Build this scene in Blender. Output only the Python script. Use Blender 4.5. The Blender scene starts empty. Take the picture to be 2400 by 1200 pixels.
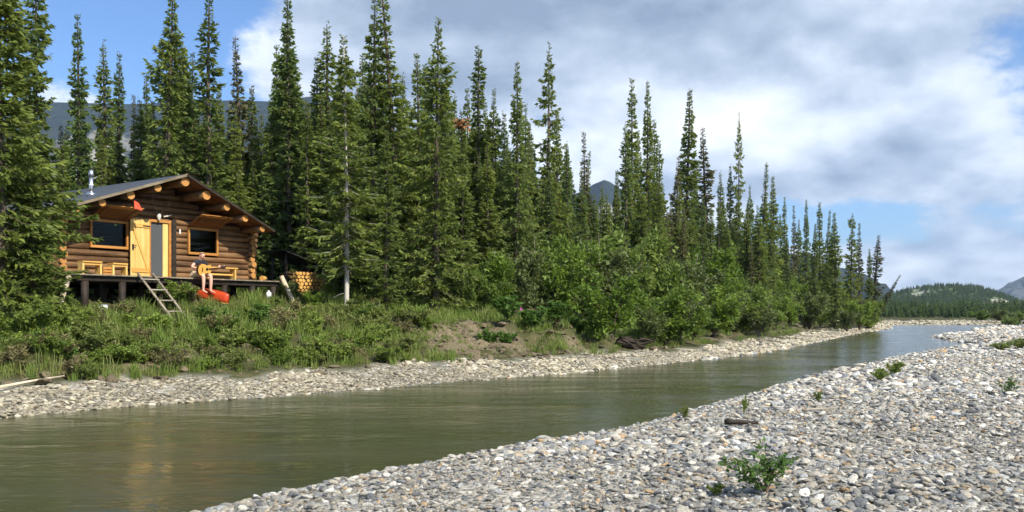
import bpy, bmesh, math, random
import numpy as np
from mathutils import Vector, Matrix, Euler

sc = bpy.context.scene
COL = sc.collection
R = math.radians

# ------------------------------------------------------------------ camera
FPX, CAMZ, HOR = 2000.0, 1.8, 730.0          # focal length and horizon row of the 2400 x 1200 photograph
cam_d = bpy.data.cameras.new('camera')
cam = bpy.data.objects.new('camera', cam_d)
COL.objects.link(cam)
cam.location = (0, 0, CAMZ)
cam.rotation_euler = (R(90), 0, 0)
cam_d.sensor_width = 36.0
cam_d.lens = 36.0 * FPX / 2400.0
cam_d.shift_y = (HOR - 600.0) / 2400.0
cam_d.clip_end = 20000
cam_d.clip_start = 0.1
sc.camera = cam

# ------------------------------------------------------------------ world, sun, exposure
SUN_AZ, SUN_EL = -46.0, 42.0                  # degrees from +X, elevation
sv = Vector((math.cos(R(SUN_AZ)) * math.cos(R(SUN_EL)), math.sin(R(SUN_AZ)) * math.cos(R(SUN_EL)), math.sin(R(SUN_EL))))
sun_d = bpy.data.lights.new('sun', 'SUN')
sun_d.energy = 5.0
sun_d.angle = R(0.6)
sun_d.color = (1.0, 0.93, 0.80)
sun = bpy.data.objects.new('sun', sun_d)
COL.objects.link(sun)
sun.rotation_euler = sv.to_track_quat('Z', 'Y').to_euler()
sun.location = (20, -20, 40)

world = bpy.data.worlds.new('World')
sc.world = world
world.use_nodes = True
NT = world.node_tree
NT.nodes.clear()


class G:
    """tiny node-graph writer"""
    def __init__(self, nt):
        self.nt = nt

    def n(self, typ, ins=None, **props):
        nd = self.nt.nodes.new(typ)
        for k, v in props.items():
            setattr(nd, k, v)
        for k, v in (ins or {}).items():
            s = nd.inputs[k]
            if isinstance(v, bpy.types.NodeSocket):
                self.nt.links.new(v, s)
            else:
                s.default_value = v
        return nd

    def math(self, op, a, b=None, c=None, clamp=False):
        ins = {0: a}
        if b is not None:
            ins[1] = b
        if c is not None:
            ins[2] = c
        return self.n('ShaderNodeMath', ins, operation=op, use_clamp=clamp).outputs[0]

    def vmath(self, op, a, b=None, out=0):
        ins = {0: a}
        if b is not None:
            ins[1] = b
        return self.n('ShaderNodeVectorMath', ins, operation=op).outputs[out]

    def maprange(self, v, a, b, c=0.0, d=1.0, smooth=False):
        return self.n('ShaderNodeMapRange', {0: v, 1: a, 2: b, 3: c, 4: d},
                      interpolation_type='SMOOTHSTEP' if smooth else 'LINEAR').outputs[0]

    def mix(self, f, a, b, blend='MIX'):
        nd = self.n('ShaderNodeMix', data_type='RGBA', blend_type=blend)
        for i, v in ((0, f), (6, a), (7, b)):
            if isinstance(v, bpy.types.NodeSocket):
                self.nt.links.new(v, nd.inputs[i])
            else:
                nd.inputs[i].default_value = v if i == 0 else (tuple(v) + (1.0,))[:4]
        return nd.outputs[2]

    def noise(self, vec, scale, detail=3.0, rough=0.5, dist=0.0):
        ins = {'Scale': scale, 'Detail': detail, 'Roughness': rough, 'Distortion': dist}
        if vec is not None:
            ins['Vector'] = vec
        return self.n('ShaderNodeTexNoise', ins).outputs[0]

    def ramp(self, f, stops, interp='LINEAR'):
        nd = self.n('ShaderNodeValToRGB', {0: f})
        cr = nd.color_ramp
        cr.interpolation = interp
        while len(cr.elements) < len(stops):
            cr.elements.new(0.5)
        for e, (p, c) in zip(cr.elements, stops):
            e.position = p
            e.color = tuple(c) + (1.0,)
        return nd.outputs[0]


g = G(NT)
sky = g.n('ShaderNodeTexSky', sky_type='NISHITA', sun_disc=False, sun_elevation=R(SUN_EL), sun_rotation=R(90 - SUN_AZ),
          air_density=1.0, dust_density=0.6, ozone_density=2.2)
skycol = g.mix(1.0, sky.outputs[0], (0.086, 0.106, 0.132), 'MULTIPLY')
tc = g.n('ShaderNodeTexCoord')
D = tc.outputs['Generated']
sep = g.n('ShaderNodeSeparateXYZ', {0: D})
zz = g.math('ADD', g.math('MAXIMUM', sep.outputs[2], 0.0), 0.42)
q = g.n('ShaderNodeCombineXYZ', {0: g.math('DIVIDE', sep.outputs[0], zz), 1: g.math('DIVIDE', sep.outputs[1], zz), 2: 0.0}).outputs[0]


def pdir(px, py):
    v = Vector(((px - 1200) / FPX, 1.0, (HOR - py) / FPX))
    return v.normalized()


def blob(px, py, inner, outer, amp, sx=1.0, sz=1.0):
    """a broad bank of cloud (or a gap) round a direction of the sky; inner/outer are angular radii in degrees"""
    c = pdir(px, py)
    d = g.vmath('SUBTRACT', D, tuple(c))
    d = g.vmath('MULTIPLY', d, (1.0 / sx, 1.0, 1.0 / sz))
    l = g.vmath('LENGTH', d, out=1)
    return g.maprange(l, math.sin(R(inner)), math.sin(R(outer)), amp, 0.0, smooth=True)


qa = g.vmath('ADD', q, (0.4, 6.1, 0.0))
qb = g.vmath('ADD', g.vmath('MULTIPLY', q, (0.965, 0.945, 1.0)), (0.4, 6.1, 0.0))
n1 = g.noise(qa, 2.7, 8.0, 0.62, 0.0)                 # cloud density
n1b = g.noise(qb, 2.7, 3.0, 0.55, 0.0)                # the same a little higher up, for lit tops and grey bases
n3 = g.noise(g.vmath('ADD', q, (1.3, 5.1, 9.0)), 0.8, 1.0, 0.5)
cover = g.math('MULTIPLY_ADD', n1, 1.6, -0.26)
for args in ((330, 60, 3, 14, -0.20), (600, 330, 1, 5, -0.16), (1300, 80, 6, 19, 0.32), (1900, 260, 5, 17, 0.26),
             (2080, 520, 0.3, 6.0, -0.42, 2.8, 0.40), (670, 90, 1, 6, 0.28), (250, 260, 0.5, 5, 0.18, 1.6, 1.0), (2250, 590, 1, 6, 0.12, 2.5, .6)):
    cover = g.math('ADD', cover, blob(*args))
low = g.maprange(sep.outputs[2], 0.02, 0.12, 0.12, 0.0, smooth=True)     # cloud decks close up towards the horizon
cover = g.math('ADD', cover, low)
mask = g.maprange(cover, 0.45, 0.68, 0.0, 1.0, smooth=True)
lit = g.math('MULTIPLY', g.math('SUBTRACT', n1, n1b), 2.2)
dark = g.math('ADD', g.math('MULTIPLY_ADD', n3, 0.8, 0.045), lit)
dark = g.math('ADD', dark, g.math('MULTIPLY', g.math('SUBTRACT', n1, 0.5), -0.35))
for args in ((1250, 0, 4, 15, -0.36, 1.6, 0.72), (2300, 400, 3, 11, -0.10, 1.3, 1.0), (1580, 220, 2, 10, 0.24, 1.7, 0.9), (2150, 600, 1, 4, 0.10, 2, .7)):
    dark = g.math('ADD', dark, blob(*args))
ccol = g.ramp(g.maprange(dark, -0.04, 1.02), [(0.0, (0.24, 0.31, 0.42)), (0.30, (0.42, 0.50, 0.62)), (0.52, (0.62, 0.69, 0.79)), (0.74, (0.78, 0.84, 0.90)), (1.0, (0.93, 0.93, 0.92))])
wcol = g.mix(g.math('MULTIPLY', mask, 0.97), skycol, ccol)
bg = g.n('ShaderNodeBackground', {0: wcol, 1: 1.0})
out = g.n('ShaderNodeOutputWorld', {0: bg.outputs[0]})

sc.view_settings.view_transform = 'Standard'
sc.view_settings.look = 'None'
sc.view_settings.exposure = 0.5
sc.view_settings.gamma = 1.0
sc.view_settings.use_curve_mapping = False
world.cycles.sampling_method = 'MANUAL'
world.cycles.sample_map_resolution = 256
sc.cycles.max_bounces = 4
sc.cycles.diffuse_bounces = 2
sc.cycles.glossy_bounces = 3
sc.cycles.transmission_bounces = 4
sc.cycles.transparent_max_bounces = 6
sc.cycles.volume_bounces = 0
sc.cycles.use_adaptive_sampling = True
sc.cycles.adaptive_threshold = 0.025
sc.cycles.adaptive_min_samples = 16
sc.cycles.caustics_reflective = False
sc.cycles.caustics_refractive = False
sc.cycles.use_denoising = True
sc.cycles.denoiser = 'OPENIMAGEDENOISE'
sc.cycles.denoising_input_passes = 'RGB_ALBEDO_NORMAL'
sc.cycles.denoising_prefilter = 'ACCURATE'

# ------------------------------------------------------------------ helpers
rng = np.random.default_rng(7)
random.seed(7)


def tag(o, label=None, cat=None, group=None, kind=None):
    if label:
        o['label'] = label
    if cat:
        o['category'] = cat
    if group:
        o['group'] = group
    if kind:
        o['kind'] = kind
    return o


def link(o, parent=None):
    COL.objects.link(o)
    if parent is not None:
        o.parent = parent
    return o


def empty(name, loc=(0, 0, 0), rz=0.0):
    o = bpy.data.objects.new(name, None)
    COL.objects.link(o)
    o.location = loc
    o.rotation_euler = (0, 0, rz)
    o.empty_display_size = 0.3
    return o


def npmesh(name, V, F, mats=(), smooth=False, attrs=None, mat_idx=None):
    """mesh from numpy arrays; F is (n,3) or (n,4)"""
    me = bpy.data.meshes.new(name)
    V = np.asarray(V, np.float32)
    F = np.asarray(F, np.int32)
    k = F.shape[1]
    me.vertices.add(len(V))
    me.vertices.foreach_set('co', V.ravel())
    me.loops.add(F.size)
    me.loops.foreach_set('vertex_index', F.ravel())
    me.polygons.add(len(F))
    me.polygons.foreach_set('loop_start', np.arange(0, F.size, k, dtype=np.int32))
    if mat_idx is not None:
        me.polygons.foreach_set('material_index', np.asarray(mat_idx, np.int32))
    me.polygons.foreach_set('use_smooth', np.full(len(F), bool(smooth)))
    for nm, arr in (attrs or {}).items():
        a = me.attributes.new(nm, 'FLOAT', 'POINT')
        a.data.foreach_set('value', np.asarray(arr, np.float32))
    for m in mats:
        me.materials.append(m)
    me.update(calc_edges=True)
    return me


def add(name, me, parent=None, loc=None, rot=None, scale=None):
    o = bpy.data.objects.new(name, me)
    link(o, parent)
    if loc is not None:
        o.location = loc
    if rot is not None:
        o.rotation_euler = rot
    if scale is not None:
        o.scale = scale if hasattr(scale, '__len__') else (scale,) * 3
    return o


def bm_obj(name, bm, mat, parent=None, loc=None, rot=None, smooth=False):
    me = bpy.data.meshes.new(name)
    bm.to_mesh(me)
    bm.free()
    for m in (mat if isinstance(mat, (list, tuple)) else [mat]):
        me.materials.append(m)
    if smooth:
        for p in me.polygons:
            p.use_smooth = True
    return add(name, me, parent, loc, rot)


def box(name, x, y, z, mat, parent=None, bevel=0.006, rot=None):
    """bevelled box spanning the given ranges, origin in its middle"""
    c = [(a[0] + a[1]) / 2 for a in (x, y, z)]
    s = [abs(a[1] - a[0]) for a in (x, y, z)]
    bm = bmesh.new()
    bmesh.ops.create_cube(bm, size=1.0)
    bmesh.ops.scale(bm, vec=s, verts=bm.verts)
    if bevel:
        bmesh.ops.bevel(bm, geom=list(bm.edges), offset=min(bevel, min(s) * 0.3), segments=1, affect='EDGES')
    return bm_obj(name, bm, mat, parent, c, rot)


def tube_arrays(pts, rad, seg=8, cap=True):
    pts = np.asarray(pts, float)
    n = len(pts)
    rad = np.broadcast_to(np.asarray(rad, float), (n,))
    tang = np.gradient(pts, axis=0)
    tang /= np.linalg.norm(tang, axis=1)[:, None] + 1e-9
    V = []
    up = np.array([0, 0, 1.0])
    if abs(tang[0] @ up) > 0.9:
        up = np.array([1.0, 0, 0])
    a = np.linspace(0, 2 * np.pi, seg, endpoint=False)
    for i in range(n):
        s = np.cross(tang[i], up)
        s /= np.linalg.norm(s)
        u = np.cross(s, tang[i])
        V.append(pts[i] + rad[i] * (np.cos(a)[:, None] * s + np.sin(a)[:, None] * u))
    V = np.concatenate(V)
    F = []
    for i in range(n - 1):
        for j in range(seg):
            j2 = (j + 1) % seg
            F.append((i * seg + j, i * seg + j2, (i + 1) * seg + j2, (i + 1) * seg + j))
    caps = []
    if cap:
        caps = [tuple(range(seg))[::-1], tuple((n - 1) * seg + j for j in range(seg))]
    return V, F, caps


def tube(name, pts, rad, mat, parent=None, seg=8, endmat=None, loc=None, rot=None):
    V, F, caps = tube_arrays(pts, rad, seg)
    me = bpy.data.meshes.new(name)
    me.from_pydata([tuple(v) for v in V], [], [tuple(f) for f in F] + caps)
    me.materials.append(mat)
    if endmat:
        me.materials.append(endmat)
    nf = len(F)
    for i, p in enumerate(me.polygons):
        p.use_smooth = i < nf
        if endmat and i >= nf:
            p.material_index = 1
    return add(name, me, parent, loc, rot)


def copy_tree(o, parent=None):
    c = o.copy()
    COL.objects.link(c)
    c.parent = parent
    for ch in list(o.children):
        copy_tree(ch, c)
    return c


class Fbm:
    """smooth pseudo-noise as a sum of random plane waves"""
    def __init__(self, seed, scale, octaves=3, gain=0.5):
        r = np.random.default_rng(seed)
        self.w = []
        for o in range(octaves):
            f = 2 ** o / scale
            for _ in range(7):
                a = r.uniform(0, 2 * np.pi)
                ff = f * r.uniform(0.6, 1.5) * 2 * np.pi
                self.w.append((math.cos(a) * ff, math.sin(a) * ff, r.uniform(0, 6.28), gain ** o / 2.6))

    def __call__(self, x, y):
        s = 0
        for a, b, p, amp in self.w:
            s = s + amp * np.sin(a * x + b * y + p)
        return s


# ------------------------------------------------------------------ materials
def material(name):
    m = bpy.data.materials.new(name)
    m.use_nodes = True
    m.node_tree.nodes.clear()
    return m, G(m.node_tree)


def finish(gr, col, rough=0.7, spec=0.3, bump=None, bump_dist=0.01, bump_strength=1.0, metal=0.0, extra=None):
    ins = {'Base Color': col if isinstance(col, bpy.types.NodeSocket) else tuple(col) + (1.0,), 'Roughness': rough, 'Specular IOR Level': spec, 'Metallic': metal}
    if bump is not None:
        b = gr.n('ShaderNodeBump', {'Height': bump, 'Distance': bump_dist, 'Strength': bump_strength})
        ins['Normal'] = b.outputs[0]
    ins.update(extra or {})
    p = gr.n('ShaderNodeBsdfPrincipled', ins)
    gr.n('ShaderNodeOutputMaterial', {0: p.outputs[0]})
    return p


def simple(name, col, rough=0.6, spec=0.3, var=0.15, scale=8.0, metal=0.0, bump=0.0, stretch=(1, 1, 1)):
    m, gr = material(name)
    t = gr.n('ShaderNodeTexCoord').outputs['Object']
    t = gr.vmath('MULTIPLY', t, stretch)
    nz = gr.noise(t, scale, 5.0, 0.6)
    rnd = gr.n('ShaderNodeObjectInfo').outputs['Random']
    f = gr.math('ADD', gr.math('MULTIPLY', nz, 0.7), gr.math('MULTIPLY', rnd, 0.3))
    c = gr.mix(f, [x * (1 - var * 1.6) for x in col], [min(1, x * (1 + var * 1.6)) for x in col])
    finish(gr, c, rough, spec, nz if bump else None, bump, metal=metal)
    return m


def wood(name, a, b, axis=0, rough=0.65, grain=9.0):
    """streaky wood, grain along the object's axis"""
    m, gr = material(name)
    t = gr.n('ShaderNodeTexCoord').outputs['Object']
    oi = gr.n('ShaderNodeObjectInfo')
    st = [grain * 1.0] * 3
    st[axis] = grain * 0.07
    v = gr.vmath('ADD', gr.vmath('MULTIPLY', t, tuple(st)), gr.vmath('MULTIPLY', oi.outputs['Location'], (3.7, 5.1, 4.3)))
    nz = gr.noise(v, 1.0, 5.0, 0.62)
    blot = gr.noise(gr.vmath('ADD', t, oi.outputs['Location']), 2.0, 3.0, 0.5)
    f = gr.math('ADD', gr.maprange(nz, 0.3, 0.72), gr.math('MULTIPLY', gr.math('SUBTRACT', oi.outputs['Random'], 0.5), 0.5))
    f = gr.math('ADD', f, gr.math('MULTIPLY', gr.math('SUBTRACT', blot, 0.5), 0.8), clamp=True)
    c = gr.mix(f, a, b)
    finish(gr, c, rough, 0.25, nz, 0.006)
    return m


M = {}
M['log'] = wood('log_wood', (0.070, 0.036, 0.016), (0.27, 0.148, 0.066))
M['log_y'] = wood('log_wood_along_y', (0.070, 0.036, 0.016), (0.27, 0.148, 0.066), axis=1)
M['end'] = simple('end_grain', (0.46, 0.22, 0.06), 0.7, var=0.25, scale=14)
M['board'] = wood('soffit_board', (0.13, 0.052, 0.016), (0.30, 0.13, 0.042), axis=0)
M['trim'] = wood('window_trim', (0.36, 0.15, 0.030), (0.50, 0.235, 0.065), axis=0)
M['pine'] = wood('fresh_pine', (0.58, 0.34, 0.085), (0.78, 0.53, 0.19), axis=2, grain=6)
M['pine_x'] = wood('fresh_pine_along_x', (0.52, 0.27, 0.06), (0.70, 0.42, 0.12), axis=0, grain=6)
M['grey_wood'] = wood('weathered_wood', (0.20, 0.17, 0.13), (0.42, 0.36, 0.27), axis=2)
M['grey_wood_x'] = wood('weathered_wood_along_x', (0.20, 0.17, 0.13), (0.40, 0.35, 0.27), axis=0)
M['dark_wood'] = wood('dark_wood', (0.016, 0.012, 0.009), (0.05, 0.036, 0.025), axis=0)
M['pale_wood'] = wood('peeled_pole', (0.45, 0.36, 0.24), (0.68, 0.58, 0.42), axis=2)
M['deck'] = wood('deck_board', (0.16, 0.13, 0.09), (0.34, 0.28, 0.19), axis=1)
M['roofing'] = simple('rolled_roofing', (0.050, 0.056, 0.066), 0.55, 0.4, var=0.2, scale=5, bump=0.004)
M['fascia'] = wood('fascia_board', (0.14, 0.11, 0.07), (0.26, 0.21, 0.14), axis=0)
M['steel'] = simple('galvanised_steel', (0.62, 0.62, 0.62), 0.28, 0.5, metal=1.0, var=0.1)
M['black'] = simple('black_iron', (0.02, 0.02, 0.02), 0.5)
M['screen'] = simple('insect_screen', (0.075, 0.08, 0.085), 0.8, var=0.05, scale=200)
M['bone'] = simple('bleached_bone', (0.62, 0.58, 0.5), 0.7)
M['antler'] = simple('antler', (0.16, 0.115, 0.075), 0.6)
M['white'] = simple('white_plastic', (0.72, 0.72, 0.70), 0.5, var=0.08)
M['bluegrey'] = simple('blue_grey_plastic', (0.35, 0.42, 0.48), 0.5)
M['red'] = simple('red_hull', (0.50, 0.055, 0.014), 0.42, 0.4, var=0.12, scale=4)
M['red_cloth'] = simple('red_cloth', (0.75, 0.10, 0.05), 0.8)
M['skin'] = simple('skin', (0.72, 0.40, 0.29), 0.55, var=0.08)
M['hair'] = simple('short_hair', (0.52, 0.30, 0.19), 0.8)
M['shirt'] = simple('black_tshirt', (0.022, 0.025, 0.034), 0.85)
M['shorts'] = simple('tan_shorts', (0.50, 0.40, 0.27), 0.85)
M['spruce_top'] = simple('guitar_top', (0.72, 0.40, 0.09), 0.3, 0.5, var=0.1)
M['rosewood'] = simple('dark_guitar_wood', (0.06, 0.028, 0.015), 0.4)
M['dead_needles'] = simple('rusty_needles', (0.24, 0.105, 0.035), 0.8)

m, gr = material('window_glass')
gl = gr.n('ShaderNodeBsdfGlossy', {'Color': (1, 1, 1, 1), 'Roughness': 0.02})
tp = gr.n('ShaderNodeBsdfTransparent', {0: (0.55, 0.60, 0.58, 1)})
mx = gr.n('ShaderNodeMixShader', {0: gr.n('ShaderNodeFresnel', {0: 1.22}).outputs[0], 1: tp.outputs[0], 2: gl.outputs[0]})
gr.n('ShaderNodeOutputMaterial', {0: mx.outputs[0]})
M['glass'] = m


def leaf_mat(name, dark, light, transl=0.25, objvar=0.35, rough=0.55, tint=None):
    m, gr = material(name)
    tone = gr.n('ShaderNodeAttribute', attribute_name='tone').outputs['Fac']
    oi = gr.n('ShaderNodeObjectInfo')
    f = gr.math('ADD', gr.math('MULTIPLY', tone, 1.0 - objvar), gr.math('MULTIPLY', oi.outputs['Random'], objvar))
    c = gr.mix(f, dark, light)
    if tint is not None:
        v = gr.math('FRACT', gr.math('MULTIPLY', oi.outputs['Random'], 13.7))
        c = gr.mix(gr.maprange(v, 0.35, 1.0, 0.0, 0.75), c, tint)
    p = gr.n('ShaderNodeBsdfPrincipled', {'Base Color': c, 'Roughness': rough, 'Specular IOR Level': 0.25})
    tr = gr.n('ShaderNodeBsdfTranslucent', {0: gr.mix(0.5, c, [min(1, x * 1.5) for x in light])})
    mx = gr.n('ShaderNodeMixShader', {0: transl, 1: p.outputs[0], 2: tr.outputs[0]})
    gr.n('ShaderNodeOutputMaterial', {0: mx.outputs[0]})
    return m


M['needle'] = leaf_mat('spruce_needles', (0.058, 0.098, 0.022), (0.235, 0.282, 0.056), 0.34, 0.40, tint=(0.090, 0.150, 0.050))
M['needle_dull'] = leaf_mat('dull_spruce_needles', (0.055, 0.066, 0.024), (0.165, 0.160, 0.058), 0.2, 0.35)
M['willow'] = leaf_mat('willow_leaves', (0.050, 0.105, 0.014), (0.230, 0.325, 0.044), 0.34, 0.45, tint=(0.150, 0.190, 0.055))
M['willow_dull'] = leaf_mat('dull_willow_leaves', (0.055, 0.082, 0.022), (0.170, 0.205, 0.060), 0.28, 0.4)
M['shrub'] = leaf_mat('shrub_leaves', (0.065, 0.115, 0.018), (0.26, 0.34, 0.060), 0.3, 0.5, tint=(0.19, 0.20, 0.07))
M['dry_shrub'] = leaf_mat('dry_shrub_leaves', (0.085, 0.080, 0.032), (0.27, 0.24, 0.10), 0.25, 0.4)
M['bright'] = leaf_mat('bright_leaves', (0.050, 0.115, 0.018), (0.15, 0.25, 0.05), 0.28, 0.3)
M['sprig'] = leaf_mat('dusty_leaves', (0.035, 0.085, 0.016), (0.12, 0.20, 0.045), 0.28, 0.3)
M['grass'] = leaf_mat('grass_blades', (0.085, 0.145, 0.022), (0.21, 0.285, 0.055), 0.28, 0.5, tint=(0.24, 0.235, 0.085))
M['pink'] = simple('pink_petals', (0.62, 0.12, 0.40), 0.6)
M['yellow'] = simple('yellow_petals', (0.75, 0.6, 0.04), 0.6)
M['bark'] = simple('spruce_bark', (0.115, 0.092, 0.070), 0.9, var=0.4, scale=10, bump=0.02, stretch=(1, 1, 0.25))
M['pale_bark'] = simple('pale_weathered_bark', (0.46, 0.42, 0.36), 0.8, var=0.25, scale=12, stretch=(1, 1, 0.2))
M['twig'] = simple('twig_bark', (0.13, 0.10, 0.07), 0.9, var=0.3)
M['hill_tree'] = leaf_mat('hillside_spruce', (0.055, 0.092, 0.032), (0.15, 0.20, 0.065), 0.2, 0.6)
M['pale_twig'] = simple('pale_twig_bark', (0.28, 0.24, 0.19), 0.9, var=0.3)
M['far_tree'] = leaf_mat('far_spruce', (0.035, 0.062, 0.020), (0.110, 0.160, 0.045), 0.15, 0.6)

# stones: colour drawn per stone
STONES = [(0.0, (0.46, 0.44, 0.39)), (0.14, (0.30, 0.295, 0.28)), (0.28, (0.62, 0.60, 0.55)), (0.40, (0.20, 0.215, 0.235)), (0.52, (0.40, 0.37, 0.32)),
          (0.62, (0.36, 0.37, 0.375)), (0.74, (0.52, 0.44, 0.33)), (0.80, (0.13, 0.14, 0.155)), (0.86, (0.74, 0.73, 0.70)), (0.93, (0.48, 0.33, 0.19)), (0.965, (0.44, 0.47, 0.50))]


def stone_mat(name, stops, mul=1.0):
    m, gr = material(name)
    oi = gr.n('ShaderNodeObjectInfo')
    t = gr.n('ShaderNodeTexCoord').outputs['Object']
    v = gr.vmath('ADD', t, gr.vmath('MULTIPLY', oi.outputs['Location'], (17.0, 13.0, 19.0)))
    nz = gr.noise(v, 2.2, 5.0, 0.65, 0.5)
    c = gr.ramp(oi.outputs['Random'], [(p, [x * mul for x in cc]) for p, cc in stops], 'CONSTANT')
    f2 = gr.math('FRACT', gr.math('MULTIPLY', oi.outputs['Random'], 37.0))
    c = gr.mix(1.0, c, gr.ramp(f2, [(0.0, (0.78, 0.755, 0.70)), (1.0, (1.30, 1.265, 1.18))]), 'MULTIPLY')
    c = gr.mix(gr.maprange(nz, 0.35, 0.75, 0.0, 0.35), c, (0.20, 0.19, 0.17))
    finish(gr, c, 0.75, 0.25, nz, 0.05)
    return m


M['stone'] = stone_mat('cobble_stone', STONES, 1.25)
M['stone_tan'] = stone_mat('beach_stone', [(0.0, (0.47, 0.42, 0.31)), (0.2, (0.37, 0.33, 0.245)), (0.4, (0.58, 0.53, 0.41)), (0.6, (0.29, 0.27, 0.215)), (0.75, (0.60, 0.56, 0.47)), (0.9, (0.22, 0.205, 0.17))])

# ------------------------------------------------------------------ river plan
LEFT = np.array([(-130, -130), (-60, -46), (-30, -10.5), (-16, 5.5), (-8.75, 14.3), (-7.1, 16.4), (-5.7, 17.5), (-3.4, 19.8), (-1.1, 22.2), (1.6, 25.0), (4.7, 28.8), (7.1, 31.9),
                 (10.3, 36.4), (16.7, 48.0), (24, 62), (31, 75), (37.3, 85.2), (42.5, 96), (48.5, 110), (54, 113.5), (63, 115), (120, 128), (400, 180), (900, 260)], float)
RIGHT = np.array([(-100, -140), (-45, -48), (-14, -7), (-5.7, 3.6), (-2.62, 7.74), (-1.88, 8.95), (-1.2, 9.75), (-0.5, 10.7), (0.6, 11.75), (2.0, 13.4), (4.9, 18.0), (8.0, 22.8),
                  (12.0, 28.8), (14.8, 32.7), (21.4, 41.4), (25.5, 45.5), (27.2, 47.0), (26.0, 50.0), (29.5, 60), (36, 68), (46, 84), (52, 92), (70, 99), (120, 108), (400, 150), (900, 225)], float)
POLY = np.concatenate([LEFT, RIGHT[::-1]])


def pdist(x, y, pl):
    best = np.full(np.shape(x), 1e9)
    for (ax, ay), (bx, by) in zip(pl[:-1], pl[1:]):
        dx, dy = bx - ax, by - ay
        t = np.clip(((x - ax) * dx + (y - ay) * dy) / (dx * dx + dy * dy), 0, 1)
        best = np.minimum(best, np.hypot(x - ax - t * dx, y - ay - t * dy))
    return best


def inside(x, y):
    r = np.zeros(np.shape(x), bool)
    n = len(POLY)
    for i in range(n):
        ax, ay = POLY[i]
        bx, by = POLY[(i + 1) % n]
        c = ((ay > y) != (by > y))
        xi = ax + (y - ay) * (bx - ax) / (by - ay + 1e-12)
        r ^= c & (x < xi)
    return r


nA, nB, nC, nE = Fbm(1, 3.2), Fbm(2, 14.0), Fbm(3, 1.1), Fbm(11, 260.0, 3)


def smooth(a, b, x):
    t = np.clip((x - a) / (b - a), 0, 1)
    return t * t * (3 - 2 * t)


def ground(x, y):
    """height, and which side (1 = cabin side, 0 = gravel bar side), distance from the waterline (negative in the river)"""
    x = np.asarray(x, float)
    y = np.asarray(y, float)
    dl, dr = pdist(x, y, LEFT), pdist(x, y, RIGHT)
    wet = inside(x, y)
    left = dl < dr
    d = np.where(left, dl, dr)
    dn = np.maximum(0, d + (0.34 * nA(x, y) + 0.2 * nC(x, y)) * smooth(0.6, 3.0, d) * (1 - smooth(14, 30, d)))
    pa = np.interp(dn, [0, .8, 3.2, 4.6, 6.0, 9.5, 11.6, 13, 30, 400], [0, .14, .46, .85, 1.05, 1.5, 2.1, 2.25, 2.4, 3.0])
    pb = np.interp(dn, [0, .8, 3.2, 4.0, 5.4, 7, 12, 14, 30, 400], [0, .13, .44, .80, 1.32, 1.42, 1.9, 2.2, 2.4, 3.0])
    pc = np.interp(dn, [0, 1, 4, 6, 8, 12, 30, 400], [0, .10, .42, .75, .95, 1.2, 1.5, 3.0])
    pd = np.interp(dn, [0, 3, 40, 80, 400], [0, .10, .55, 1.0, 3.0])
    s = x * 0.653 + y * 0.757                       # along the bank
    wb = smooth(17.5, 20.5, s) * (1 - smooth(25.5, 28, s))
    wc = smooth(25.5, 31, s)
    wd = smooth(96, 108, y)
    hl = pa * (1 - wb) + pb * wb
    hl = hl * (1 - wc) + pc * wc
    hl = hl * (1 - wd) + pd * wd
    hl = hl + (0.07 * nC(x, y) + 0.05 * nA(x, y)) * smooth(2.5, 5, d) * (1 - smooth(60, 200, d))
    hl = hl + 0.035 * nA(x, y) * smooth(0.5, 1.5, d)
    hr = np.interp(d, [0, .2, .5, 2.5, 10, 100, 500], [0, .07, .13, .26, .36, .6, 3.0]) + 0.05 * nB(x, y) * smooth(1, 4, d) + 0.02 * nA(x, y) * smooth(.5, 2, d)
    far = np.hypot(x, y)
    h = np.where(left, hl, hr) + smooth(200, 900, far) * (3 + 2.0 * nE(x, y))
    h = np.where(wet, -np.minimum(1.2, 0.30 * d), h)
    return h, left & ~wet, np.where(wet, -d, d)


def gz(x, y):
    return float(ground(np.array([x]), np.array([y]))[0][0])


def at(px, d):
    """point on the cabin-side bank seen at photo column px, d metres from the waterline"""
    k = (px - 1200) / FPX
    Y = np.arange(12, 130, 0.05)
    h, l, dd = ground(k * Y, Y)
    ok = np.where(l & (dd >= d))[0]
    y = Y[ok[0]] if len(ok) else 90.0
    return k * y, y


def atY(px, Y):
    return (px - 1200) / FPX * Y, Y


# ------------------------------------------------------------------ ground sheet
ang = np.concatenate([np.arange(-180, -60, 4.0), np.arange(-60, -38, 1.0), np.arange(-38, 38, 0.25), np.arange(38, 60, 1.0), np.arange(60, 180, 4.0)])
rad = np.concatenate([[0.01, 1.5, 3], np.arange(4, 44, 0.22)])
r_ = rad[-1]
while r_ < 9000:
    r_ *= 1.028
    rad = np.append(rad, r_)
A, Q = np.meshgrid(np.radians(ang), rad)
gx, gy = (Q * np.sin(A)).ravel(), (Q * np.cos(A)).ravel()
gh, gl, gd = ground(gx, gy)
na, nr = len(ang), len(rad)
ii, jj = np.meshgrid(np.arange(nr - 1), np.arange(na), indexing='ij')
j2 = (jj + 1) % na
F = np.stack([ii * na + jj, ii * na + j2, (ii + 1) * na + j2, (ii + 1) * na + jj], -1).reshape(-1, 4)[:, ::-1]
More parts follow.
